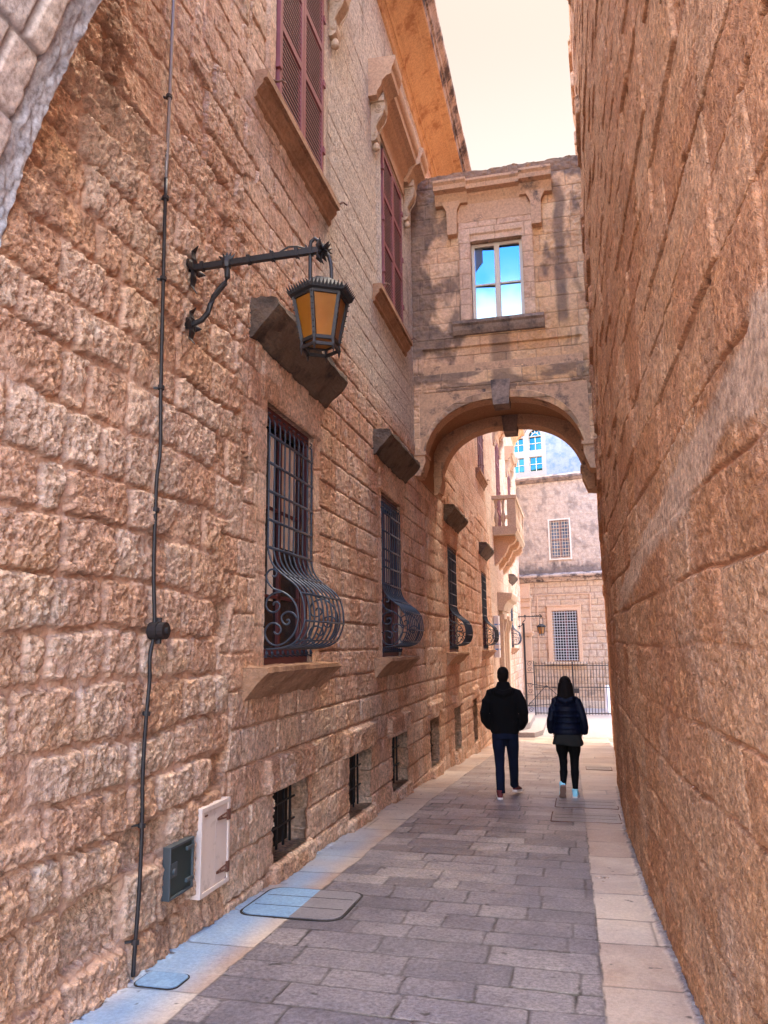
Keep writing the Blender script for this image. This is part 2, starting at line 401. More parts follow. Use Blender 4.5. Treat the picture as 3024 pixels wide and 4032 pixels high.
mA = Masonry(3, (.24,.35), (.18,.58), -1, 9, -1.5, 15)
mB = Masonry(5, (.27,.31), (.32,.62), 4, 40, -1.62, 15)
mC = Masonry(8, (.28,.32), (.5,.9), 4, 40, -1.6, 15)
def left_wall(Y, Z):
    wob = fbm(Y*.5, Z*.5, 2, 3)
    wa = 1-ss(4.9, 5.6, Y+fbm(Z*1.5, Y, 2, 9)*.5)                 # irregular rubble near, ashlar further on
    smooth = ss(4.7, 5.3, Z+wob*.5)*ss(7.0, 7.6, Y+wob*.1)                 # smooth pale upper storey
    smooth = np.maximum(smooth, ss(24., 24.6, Y)*(1-ss(30.8, 31.2, Y)))
    mid = ss(4.6, 5.6, Z+wob*.5)*(1-smooth)                        # half-plastered patchy upper part
    nx = fbm(Y*9, Z*9, 3, 21)*.018; nz = fbm(Y*9, Z*9, 3, 31)*.018
    nx2 = fbm(Y*32, Z*32, 3, 23)*.015; nz2 = fbm(Y*32, Z*32, 3, 33)*.015
    amp = .35+1.15*wa
    lw = (fbm(Y*.55, Z*.8, 3, 41)*.09)*wa
    dA, iA, cuA, cvA = mA(Y+nx*amp+nx2, Z+nz*amp+nz2+lw, .05)
    dB, iB, cuB, cvB = mB(Y+nx*amp+nx2, Z+nz*amp+nz2, .03)
    dC, iC, cuC, cvC = mC(Y+nx2*.3, Z+nz2*.3, .008)
    useA = wa > .5
    d = np.where(useA, dA, dB); ii = np.where(useA, iA, iB+5000); cu = np.where(useA, cuA, cuB); cv = np.where(useA, cvA, cvB)
    sm = smooth > .5
    d = np.where(sm, dC, d); ii = np.where(sm, iC+9000, ii)
    r1 = rnd(ii, 1); r2 = rnd(ii, 2); r3 = rnd(ii, 3); r4 = rnd(ii, 4)
    jw = np.where(useA, .007+.009*r4, .004); jw = np.where(sm, .0012, jw)
    ew = np.where(useA, .013, .010); ew = np.where(sm, .006, ew)
    e = ss(0, 1, (d-jw)/ew)
    # stone face: bulging, tilted, crinkled
    bulge = .007*(1-4*cu*cu)*(1-4*cv*cv)*(.3+r3)
    tilt = cu*(r2-.5)*.03+cv*(r3-.5)*.03
    ang = (r4-.5)*1.1
    ya = Y*np.cos(ang)+Z*np.sin(ang); za = -Y*np.sin(ang)+Z*np.cos(ang)
    wx = fbm(Y*16, Z*16, 2, 77)*.35
    tool = 1-2*np.abs(fbm(ya*26+wx, za*9+wx, 3, 51))       # picked grooves, ridged
    crk = 1-2*np.abs(fbm(Y*14+wx, Z*15-wx, 4, 61, .6))
    crk2 = 1-2*np.abs(fbm(Y*34-wx, Z*30+wx, 3, 66, .6))
    fine = fbm(Y*70, Z*70, 2, 71)
    fl = flake(ya*9, za*6, 301)*.017+flake(Y*21+wx, Z*17, 311, 3.)*.013
    pk = ss(.30, .48, fbm(Y*30, Z*26, 2, 321))*.010
    mix = ss(.3, .6, r2)
    rough = (tool*.010*mix+crk*.006*(1-.45*mix)+crk2*.007+fine*.005+fl-pk)
    ra = np.where(useA, 1.0, .62)*(1-.55*mid)
    near = 1+.35*(1-ss(2.5, 6, Y))
    stone = (r1-.4)*.024*np.where(useA, 1., .55)+bulge*np.where(useA, 1., .5)+tilt*np.where(useA, 1., .5)+rough*ra*near
    # eroded, missing faces here and there
    hollow = ss(.93, .97, r1)*useA
    stone = stone-hollow*(.07+.03*crk)*(Z < 5)
    mortar = -.013+fbm(Y*10, Z*10, 3, 81)*.014+fbm(Y*3, Z*3, 2, 82)*.016+fine*.002
    # patches of render covering joints
    cover = ss(.24, .40, fbm(Y*1.1+7, Z*1.5, 4, 91)+.34*mid)*(1-smooth)
    h = mortar+(stone-mortar)*e
    flat = -.002+fbm(Y*3, Z*3, 3, 95)*.02+rough*.25
    h = h+(flat-h)*cover*.75*(1-.4*(~useA))
    hs = -.006+.006*e+(r1-.5)*.004+fbm(Y*8, Z*8, 4, 97)*.006+ss(.25,.5,fbm(Y*20, Z*9, 3, 98))*-.008
    h = np.where(sm, hs, h)
    # smooth dressed jambs beside the windows
    mort = (1-e)*np.where(sm, .6, 1.)*(1-.6*cover)+cover*.35*(~sm)
    for y0 in GW:
        jm = ss(y0-.24, y0-.19, Y+nx)*(1-ss(y0+1.39, y0+1.44, Y+nx))*ss(1.40, 1.44, Z)*(1-ss(4.05, 4.1, Z))
        lint = ss(y0-.16, y0-.14, Y)*(1-ss(y0+1.36, y0+1.38, Y+nx2))*ss(3.67, 3.69, Z)*(1-ss(3.98, 4.0, Z+nz2))
        tl = (1-2*np.abs(fbm(Y*24+Z*8, Z*5, 3, 101)))*.012
        hj = .004+fine*.002+fbm(Y*6, Z*6, 3, 99)*.006+tool*.003-.012*(1-ss(0, .012, np.abs(((Z+.07*np.sin(Y*3)) % .42)-.02)))
        h = h*(1-jm)+hj*jm; h = h*(1-lint)+(.022+tl)*lint; mort = mort*(1-jm*.8)
    for (y0, y1, z0, z1) in CE:       # massive lintel stone above and jamb stones beside each cellar opening
        lint = ss(y0-.22, y0-.19, Y+nx)*(1-ss(y1+.16, y1+.19, Y+nx))*ss(z1-.01, z1+.005, Z)*(1-ss(z1+.25, z1+.28, Z+nz))
        h = h*(1-lint)+(.045+rough*1.1)*lint; mort = mort*(1-lint)
        sl = ss(y0-.1, y0-.06, Y+nx)*(1-ss(y1+.06, y1+.1, Y+nx))*(1-ss(z0-.02, z0, Z))
        h = h*(1-sl)+(.05+rough)*sl; mort = mort*(1-sl)
    for y0 in UW:
        jm = ss(y0-.16, y0-.15, Y)*(1-ss(y0+1.57, y0+1.58, Y))*ss(6.5, 6.52, Z)*(1-ss(9.2, 9.22, Z))
        h = h*(1-jm)+(.03+fbm(Y*6, Z*6, 3, 99)*.004)*jm; mort = mort*(1-jm)
    base = 1-ss(0, .25, Z-gz(Y)+nx*3)
    h = h+base*(.012+fbm(Y*6, Z*6, 3, 7)*.02)
    # colours: tone, mortar, pale, stain
    tone = np.clip(.5+(r3-.5)*.9+crk*.16+crk2*.10, 0, 1)  # highlights painted along the relief: crests lighter, creases darker
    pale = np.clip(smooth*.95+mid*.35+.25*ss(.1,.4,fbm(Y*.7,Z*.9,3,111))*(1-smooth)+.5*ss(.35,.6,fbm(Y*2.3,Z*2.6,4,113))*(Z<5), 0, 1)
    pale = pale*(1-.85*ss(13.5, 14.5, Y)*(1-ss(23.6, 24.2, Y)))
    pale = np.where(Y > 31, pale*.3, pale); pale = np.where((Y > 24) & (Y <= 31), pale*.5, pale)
    st = .75*ss(.25, .5, fbm(Y*3.0, Z*.35, 4, 121))*(Z > 4.6)*.6
    for y0 in GW:          # dark streaks under the canopies
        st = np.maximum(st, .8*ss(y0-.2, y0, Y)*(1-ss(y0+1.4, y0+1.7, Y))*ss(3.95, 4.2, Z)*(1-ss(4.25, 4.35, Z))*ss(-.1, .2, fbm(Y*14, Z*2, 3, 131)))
    st = st+.35*ss(.2, .5, fbm(Y*1.7, Z*2.1, 4, 141))*(1-ss(1., 1.8, Z))
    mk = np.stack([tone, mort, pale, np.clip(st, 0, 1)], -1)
    return h, mk
def left_place(Y, Z, h): return np.stack([XL+h, Y, Z], -1)
def zr(lo, fine, d, top=13., cd=.3):
    return np.concatenate([np.arange(lo, fine, d), np.arange(fine, top+cd, cd)])
chunks = [(spaced(1.4, 4.75, .009, .011), zr(-.4, 6.3, .0075)),
          (spaced(4.745, 7.72, .011, .026), zr(-.5, 9.6, .0095)),
          (spaced(7.715, 13.0, .028, .05), zr(-.75, 12.3, .013)),
          (spaced(12.99, 38.6, .05, .14), zr(-1.7, 10.2, .03))]
pal = thing('palazzo', 'long limestone palazzo on the left with barred windows, canopies and red louvred shutters', 'building', (XL, 0, 0))
pal.location = (0, 0, 0)
k = MB(); k.box((XL-.75, 1.4, -1.8), (XL-.57, 38.5, 12.9))
k.build('dark_interior', M['core'], pal)
ex = ([(XL-.6,1.4,-1.8),(XL-.6,38.6,-1.8),(XL-.6,38.6,13),(XL-.6,1.4,13),(XL-7,1.4,13),(XL-7,38.6,13),(XL-7,38.6,-1.8),(XL-7,1.4,-1.8),
       (XL,1.41,-.4),(XL,-.6,-.4),(XL,-.6,13),(XL,1.41,13),(XL,1.4,13.2),(XL,38.6,13.2),(XL,38.6,-1.8)],
      [(3,2,5,4),(1,2,5,6),(0,3,4,7),(8,9,10,11),(4,5,13,12),(14,13,5,6)])
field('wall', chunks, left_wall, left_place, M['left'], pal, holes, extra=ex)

# ---- grille windows
def spline(pts, k=4):
    out = []
    P = [np.array(p, float) for p in pts]
    for i in range(len(P)-1):
        p0, p1, p2, p3 = P[max(i-1,0)], P[i], P[i+1], P[min(i+2,len(P)-1)]
        for j in range(k):
            t_ = j/k
            out.append(tuple(.5*((2*p1)+(-p0+p2)*t_+(2*p0-5*p1+4*p2-p3)*t_*t_+(-p0+3*p1-3*p2+p3)*t_**3)))
    out.append(tuple(P[-1])); return out
PROF = [(0,2.42),(.026,2.319),(.076,2.241),(.158,2.170),(.239,2.107),(.292,2.038),(.322,1.94),(.330,1.83),(.312,1.74),(.262,1.652),(.19,1.608),(.094,1.587),(.0,1.582)]
SA = [(.041,2.185),(.057,2.173),(.077,2.183),(.081,2.210),(.060,2.234),(.020,2.231),(-.008,2.19),(.005,2.129),(.055,2.074),(.12,2.053),(.192,2.01),(.249,1.941),(.274,1.844),(.251,1.733),(.196,1.66),(.118,1.616),(.046,1.621),(-.003,1.67),(-.014,1.729),(.019,1.781),(.067,1.792),(.115,1.765),(.124,1.727),(.10,1.702),(.072,1.713),(.07,1.728)]
SB = [(.12,2.046),(.055,2.036),(.007,1.999),(-.01,1.939),(.017,1.894),(.066,1.881),(.105,1.907),(.113,1.937),(.089,1.964),(.06,1.957),(.057,1.938)]
SC_ = [(.262,1.829),(.234,1.867),(.186,1.883),(.142,1.865),(.127,1.832),(.147,1.79),(.179,1.779),(.199,1.801),(.187,1.819),(.171,1.812)]
def grille_mesh():
    g = MB(); x0 = XL+.005
    prof = spline(PROF, 3); r = .0088
    for k in range(10):
        y = .05+k*(1.1/9)
        pts = [(x0-.02, y, 3.56), (x0, y, 3.53), (x0, y, 3.0)]+[(x0+a, y, z) for a, z in prof]
        pts += [(x0-.003, y, 1.56), (x0+.002, y, 1.53), (x0-.01, y, 1.515)]
        g.tube(pts, r, 5)
        g.tube([(x0-.02, y, 3.56), (x0+.005, y, 3.585), (x0-.02, y, 3.60)], .008, 5)
        g.tube([(x0+.0, y, 1.565), (x0+.016, y, 1.54), (x0+.008, y, 1.515), (x0-.03, y, 1.525)], .008, 5)
    for z in (3.40, 3.152, 2.905, 2.66, 2.425):
        g.bar((x0+.003, .03, z), (x0+.003, 1.17, z), .012, .022)
    for a, z in ((.136, 2.19), (.296, 2.035), (.331, 1.809), (.262, 1.650), (.04, 1.582)):
        g.bar((x0+a+.003, .045, z), (x0+a+.003, 1.155, z), .016, .016)
    for y in (.05, 1.15):
        for s_ in (SA, SB, SC_):
            g.tube([(x0+a, y, z) for a, z in spline(s_, 3)], .0085, 5, ref=(0,1,.05))
    return g
def make_window():
    f = MB(); x = XL-.045
    for a, b in (((x-.05,0,1.45),(x,.055,3.67)), ((x-.05,1.145,1.45),(x,1.2,3.67)), ((x-.05,.055,3.56),(x,1.145,3.67)), ((x-.05,.055,1.45),(x,1.145,1.585)),
                 ((x-.11,.575,1.585),(x-.06,.635,3.56)), ((x-.10,.055,2.02),(x-.06,1.145,2.05)), ((x-.10,.055,2.8),(x-.06,1.145,2.83)),
                 ((x-.10,.06,1.585),(x-.055,.10,3.56)), ((x-.10,1.10,1.585),(x-.055,1.14,3.56))):
        f.box(a, b)
    w = f.build('window', M['maroon'], pal, bevel=.004)
    p = MB().box((x-.10, .06, 1.58), (x-.085, 1.14, 3.56)).build('pane', M['glassdark'], w)
    b = MB()
    for y0, y1, zb in ((.10,.30,1.6),(.66,1.06,2.5),(.36,.50,2.0)):
        n = 8
        for k in range(n):
            ya = y0+(y1-y0)*k/n; b.box((x-.083-.008*(k%2), ya, zb), (x-.076-.008*(k%2), ya+(y1-y0)/n, 3.5))
    b.build('curtain', M['blind'], w)
    grille_mesh().build('grille', M['grille'], w, smooth=True)
    return w
def canopy_profile():
    return [(XL-.12,4.44),(XL+.24,4.42),(XL+.26,4.35),(XL+.17,4.25),(XL+.03,4.10),(XL-.12,4.08)]
w0 = make_window()
cn = roughen(MB().prism(canopy_profile(), 'y', -.42, 1.58).build('window_canopy', M['canopy'], pal), .045, .045, 6, seed=1)
sl = roughen(MB().prism([(XL-.12,1.447),(XL+.21,1.445),(XL+.215,1.41),(XL+.02,1.21),(XL-.12,1.18)], 'y', -.42, 1.46).build('window_sill', M['sill'], pal), .04, .035, 7, seed=4)
for i, y0 in enumerate(GW):
    for src in (w0, cn, sl):
        o = src if i == 0 else copy_tree(src, pal)
        o.location.y = y0

# ---- shuttered upper windows with consoles and hood
def scroll_poly(s):
    """console side profile in (x,z): S-scroll"""
    pts = [(0, 0), (.20, 0), (.21, -.05), (.20, -.13), (.155, -.21), (.10, -.28), (.075, -.36), (.085, -.44), (.10, -.50), (.085, -.57), (.05, -.60), (.0, -.60)]
    return [(XL+a*s, b) for a, b in pts]
def make_upper(door=False):
    z0 = 6.53 if not door else 5.35
    f = MB(); x = XL+.0
    for a, b in (((x-.09,0,z0),(x-.01,.05,9.0)), ((x-.09,1.37,z0),(x-.01,1.42,9.0)), ((x-.09,.05,8.93),(x-.01,1.37,9.0)), ((x-.09,.05,z0),(x-.01,1.37,z0+.04))):
        f.box(a, b)
    w = f.build('shuttered_window', M['shut'], pal, bevel=.004)
    MB().box((x-.28, .02, z0), (x-.26, 1.40, 8.98)).build('pane', M['glassdark'], w)
    for side in (0, 1):
        s = MB(); ya = .055+side*.66; yb = ya+.65; X0, X1 = XL+.008, XL+.05
        st = .065; H = 8.92-(z0+.05); zb = z0+.05
        s.box((X0,ya,zb),(X1,ya+st,zb+H)); s.box((X0,yb-st,zb),(X1,yb,zb+H))
        rails = [0, .36, .70, 1.0] if not door else [0, .26, .52, .78, 1.0]
        zs_ = [zb+r_*(H-.08) for r_ in rails]
        for z in zs_: s.box((X0,ya+st,z),(X1,yb-st,z+.08))
        s.cur = 1
        for a, b in zip(zs_[:-1], zs_[1:]):
            z = a+.095
            while z < b-.02:
                s.box((X1-.016,ya+st,z-.007),(X1-.009,yb-st,z+.007))
                z += .052
        s.cur = 2; s.box((X0+.002,ya+st-.002,zb+.02),(X0+.006,yb-st+.002,zb+H-.02)); s.cur = 0  # black sheet stands in for the shade between the slats
        for zh in (zb+.35, zb+H*.5, zb+H-.35):
            yy = ya if side == 0 else yb-.0
            s.box((X0+.01, yy-.03, zh), (X1+.015, yy+.03, zh+.07))
        s.build('shutter', [M['shut'], M['slat'], M['core']], w, fixn=False)
    h = MB(); x = XL      # entablature with breaks over the consoles
    for y0, y1, e in ((-.6,-.12,.07), (-.12,1.54,0), (1.54,2.02,.07)):
        h.prism([(x,9.30),(x+.05+e,9.30),(x+.06+e,9.36),(x+.12+e,9.44),(x+.14+e,9.52),(x+.20+e,9.58),(x+.27+e,9.60),(x+.28+e,9.70),(x+.30+e,9.73),(x+.33+e,9.84),(x+.33+e,9.88),(x,9.90)], 'y', y0, y1)
    h.box((x-.01,-.12,9.05),(x+.055,1.54,9.30))
    roughen(h.build('window_hood', M['trim'], w), .09, .008, 7, seed=2)
    for yc in (-.36, 1.78):
        k = MB(); k.prism([(a, b+9.30) for a, b in scroll_poly(1.)], 'y', yc-.09, yc+.09)
        k.prism([(XL,9.34),(XL+.14,9.34),(XL+.20,9.42),(XL+.20,9.29),(XL,9.29)], 'y', yc-.12, yc+.12)
        sp = [(XL+.115+.075*(1-i/34)*math.cos(i*.42), 9.20-.075*(1-i/34)*math.sin(i*.42)) for i in range(30)]
        sp2 = [(XL+.055+.035*(1-i/26)*math.cos(3+i*.5), 8.80+.035*(1-i/26)*math.sin(3+i*.5)) for i in range(22)]
        for yy in (yc-.092, yc+.092):
            k.tube([(a, yy, b) for a, b in sp], .010, 5, ref=(0,1,.05)); k.tube([(a, yy, b) for a, b in sp2], .008, 5, ref=(0,1,.05))
            k.tube([(a, yy, b) for a, b in ((XL+.19,9.17),(XL+.17,9.08),(XL+.11,8.99),(XL+.065,8.9),(XL+.07,8.83))], .009, 5, ref=(0,1,.05))
        k.lathe([(.02,-.07),(.05,-.05),(.055,-.01),(.04,.03),(.03,.05)], (XL+.05, yc, 8.66), 10)
        k.build('console', M['trimpale'], w, smooth=False)
    if not door:
        sl_ = MB().prism([(x-.05,6.53),(x+.125,6.53),(x+.13,6.45),(x+.09,6.445),(x+.09,6.405),(x+.03,6.34),(x+.03,6.29),(x+.005,6.27),(x-.05,6.22)], 'y', -.42, 1.72)
        roughen(sl_.build('sill', M['sill'], w), .09, .008, 6, seed=3)
    for yy, zz in ((-.10, 6.66), (1.86, 6.62)):
        hk = MB(); hk.tube([(XL-.02,yy,zz),(XL+.10,yy,zz),(XL+.12,yy+.03,zz+.03),(XL+.16,yy+.05,zz+.0)], .010, 5); hk.tube([(XL+.06,yy-.06,zz-.02),(XL+.09,yy,zz),(XL+.10,yy+.05,zz+.05)], .009, 5)
        if not door: hk.build('shutter_hook', M['rust'], w)
    return w
u0 = make_upper()
for i, y0 in enumerate(UW):
    if y0 == 27.2: o = make_upper(True)
    else: o = u0 if i == 0 else copy_tree(u0, pal)
    o.location.y = y0

# ---- cellar openings: iron bars inside
for i, (y0, y1, z0, z1) in enumerate(CE):
    g = MB(); x = XL-.13
    n = 5
    for k in range(n): g.bar((x, y0+(k+.5)*(y1-y0)/n, z0), (x, y0+(k+.5)*(y1-y0)/n, z1), .018)
    for z in (z0+(z1-z0)*.33, z0+(z1-z0)*.67): g.bar((x+.012, y0, z), (x+.012, y1, z), .014)
    cg = g.build('cellar_grating', M['metal'], pal)
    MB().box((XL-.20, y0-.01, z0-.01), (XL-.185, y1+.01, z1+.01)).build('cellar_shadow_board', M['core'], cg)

# ---- main cornice
cp = [(0,11.40),(.03,11.42),(.04,11.52),(.07,11.56),(.09,11.56),(.10,11.66),(.14,11.70),(.20,11.76),(.22,11.80),(.30,11.88),(.36,11.92),(.40,11.93),(.42,11.98),(.54,12.02),(.56,12.05)]
ce = [(.56,12.05),(.58,12.16),(.61,12.18),(.62,12.24),(.68,12.32),(.70,12.36),(.70,12.44)]
o = MB().prism([(XL+a,b) for a,b in cp]+[(XL,12.10)], 'y', 1.5, 38.4).build('cornice', M['cornice'], pal)
roughen(o, .30, .006, 3)
o = MB().prism([(XL+.50,12.06)]+[(XL+a,b) for a,b in ce]+[(XL-.3,12.7),(XL-.3,12.11)], 'y', 1.5, 38.4).build('cornice_crown', M['cornice_edge'], pal)
roughen(o, .25, .02, 4)

# ---- balcony
bx, by0, by1 = XL+.80, 25.6, 29.9
b = MB(); b.prism([(XL,5.42),(bx+.02,5.42),(bx+.02,5.34),(bx-.02,5.30),(bx-.06,5.22),(XL,5.20)], 'y', by0, by1)
bal = roughen(b.build('balcony', M['trimpale'], pal), .15, .012, 5)
r = MB(); r.box((bx-.20,by0,6.42),(bx+.02,by1,6.55)); r.box((XL,by0,6.42),(bx-.2,by0+.20,6.55)); r.box((XL,by1-.2,6.42),(bx-.2,by1,6.55))
r.box((bx-.17,by0+.02,5.42),(bx-.01,by1-.02,5.50)); r.box((XL,by0+.02,5.42),(bx-.17,by0+.18,5.50))
r.box((bx-.30,by0+.02,5.50),(bx-.01,by0+.20,6.42)); r.box((bx-.18,by1-.2,5.50),(bx-.01,by1-.02,6.42)); r.box((bx-.18,27.6,5.50),(bx-.01,27.85,6.42))
r.build('railing', M['trimpale'], bal, bevel=.008)
bp = [(.05,0),(.05,.06),(.035,.09),(.06,.18),(.075,.30),(.055,.42),(.035,.52),(.03,.62),(.05,.68),(.035,.73),(.045,.80),(.06,.86),(.06,.92)]
spots = [(XL+.13, by0+.10), (XL+.36, by0+.10)]+[(bx-.09, by0+.36+k*.27) for k in range(7)]+[(bx-.09, 28.05+k*.27) for k in range(6)]
bb = MB().lathe([(a*1.1, c) for a, c in bp], (0,0,0), 10).build('baluster', M['trimpale'], bal, smooth=True)
for k, (a, c) in enumerate(spots):
    q = bb if k == 0 else bb.copy()
    if k: C.objects.link(q); q.parent = bal
    q.location = (a, c, 5.50)
for yc in (26.1, 27.75, 29.4):
    k = MB(); k.prism([(XL,5.20),(XL+.72,5.20),(XL+.74,5.08),(XL+.66,4.96),(XL+.50,4.90),(XL+.46,4.80),(XL+.40,4.66),(XL+.28,4.60),(XL+.24,4.46),(XL+.16,4.34),(XL,4.22)], 'y', yc-.2, yc+.2)
    k.tube([(XL+.52, yc-.2, 5.04),(XL+.52, yc+.2, 5.04)], .13, 12, ref=(1,0,0)); k.tube([(XL+.24, yc-.21, 4.62),(XL+.24, yc+.21, 4.62)], .12, 12, ref=(1,0,0))
    roughen(k.build('bracket', M['trim'], bal), .1, .02, 7, seed=yc)

# ---- doorway
d = MB(); 
for y in (26.55, 28.75):
    d.box((XL, y, -1.33), (XL+.16, y+.42, 2.55)); d.box((XL, y-.03, -1.33), (XL+.20, y+.45, -1.0)); d.box((XL, y-.03, 2.45), (XL+.21, y+.45, 2.62))
    d.prism([(XL,2.45),(XL+.30,2.45),(XL+.24,2.2),(XL+.17,2.0),(XL+.17,1.8),(XL+.12,1.7),(XL,1.65)], 'y', y+.1, y+.32)
d.box((XL, 26.97, 2.45), (XL+.12, 28.75, 2.75)); d.box((XL,26.97,-1.33),(XL+.07,27.16,2.45)); d.box((XL,28.64,-1.33),(XL+.07,28.75,2.45))
d.prism([(XL,2.75),(XL+.20,2.75),(XL+.24,2.90),(XL+.34,3.05),(XL+.46,3.12),(XL+.50,3.25),(XL+.50,3.32),(XL,3.36)], 'y', 26.4, 29.3)
dw = roughen(d.build('doorway', M['trimpale'], pal), .12, .008, 6)
MB().box((XL-.22,27.15,-1.3),(XL-.16,28.65,2.75)).build('door', M['trim'], dw)

# ================================================================== RIGHT BUILDING
RY = [-12, 0, 4.2, 6, 9, 13, 19, 24.5]; RX = [.95, .66, .53, .475, .460, .565, .815, .995]
def rx(y): return np.interp(y, RY, RX)
rB = Masonry(15, (.29,.36), (.45,.9), -13, 25, -1.9, 16)
def right_wall(Y, Z):
    up = ss(2.4, 3.0, Z+fbm(Y*.6, Z, 2, 5)*.3)           # above the plaster band: flatter tooled blocks
    bz = np.abs(Z-(2.44-.085*(Y-2.5))+fbm(Y*2.2, Z*4, 4, 6)*.10); band = (1-ss(.085, .15, bz))*ss(.0, 1.5, 8.5-Y)*.9
    nx = fbm(Y*10, Z*10, 3, 22)*.02; nz = fbm(Y*4, Z*10, 3, 32)*.02; lw = fbm(Y*.5, Z*.4, 2, 44)*.05
    d, ii, cu, cv = rB(Y+nx, Z+nz*.6+lw, .015)
    r1 = rnd(ii, 1); r2 = rnd(ii, 2); r3 = rnd(ii, 3)
    e = ss(0, 1, (d-.002)/(.013-.006*up))
    w = fbm(Y*9, Z*9, 2, 78)*.5
    pits = 1-2*np.abs(fbm(Y*24+w+Z*5, Z*17+w, 4, 52, .6))
    pits2 = fbm(Y*13+Z*3, Z*8, 3, 62)
    groove = 1-2*np.abs(fbm(Y*22+Z*7, Z*5+w*.4, 3, 63))
    fine = fbm(Y*60, Z*60, 2, 73)
    hole = ss(.38, .55, fbm(Y*7+3, Z*6, 3, 64))
    lo = pits*.010+pits2*.004+fine*.006+flake(Y*14, Z*10, 331)*.012-.012*ss(.25,.5,fbm(Y*19, Z*13, 3, 65))
    hi = groove*.004+pits*.004+flake(Y*6+Z*2, Z*4, 341)*.007+fine*.002-hole*.02+(r1-.5)*.016
    rough = lo*(1-up)+hi*up
    cover = ss(.0, .3, fbm(Y*.8, Z*1.1, 3, 92)+.12)*(1-up)*.8
    stone = (r1-.4)*.010+(r2-.5)*.018*cu*up+rough
    mo = -.008-.004*up+fine*.002
    h = mo+(stone-mo)*np.maximum(e, cover)
    h = h*(1-band)+(.012+fbm(Y*3, Z*3, 3, 96)*.014+fine*.001)*band
    h = h+.012*fbm(Y*1.3, Z*1.3, 3, 98)
    # toothing stones left standing out at the far corner
    tooth = (rnd(ii, 7) > .86)*(Y > 9.5)*up
    h = h+tooth*.05*e
    tone = np.clip(.5+(r3-.5)*.7+pits*.14, 0, 1)
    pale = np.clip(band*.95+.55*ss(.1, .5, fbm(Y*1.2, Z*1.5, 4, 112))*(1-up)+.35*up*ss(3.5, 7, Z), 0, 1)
    mort = (1-np.maximum(e, cover))*(1-band)
    st = .75*hole*up+.55*ss(.15, .5, fbm(Y*2, Z*2.2, 4, 142))*(1-ss(.4, 1.5, Z))+.25*ss(.2,.5,fbm(Y*.9,Z*1.4,3,143))
    return h, np.stack([tone, mort, pale, np.clip(st, 0, 1)], -1)
def right_place(Y, Z, h): return np.stack([rx(Y)-h-.004*np.clip(Z-1.5, 0, 12), Y, Z], -1)
rb = thing('stone_building', 'tall windowless orange limestone building curving along the right side of the alley', 'building', (0,0,0))
rch = [(spaced(1.7, 4.2, .008, .012), zr(-.4, 6.2, .0078, 14)), (spaced(4.195, 9, .013, .045), zr(-.6, 10.2, .013, 14)),
       (spaced(8.99, 14.6, .045, .06), zr(-.9, 14, .022, 14.2, .2)), (spaced(14.59, 24.5, .08, .12), zr(-1.6, 9.5, .035, 14))]
ex = ([(.995,24.5,-1.8),(.955,24.5,14.2),(7,24.5,14.2),(7,24.5,-1.8),(.64,1.75,14.1),(7,1.75,14.1),(.64,1.71,-.4),(.69,.3,-.4),(.65,.3,14),(.60,1.71,14)],
      [(0,1,2,3),(4,5,2,1),(6,7,8,9)])
field('wall', rch, right_wall, right_place, M['right'], rb, flip=True, extra=ex)

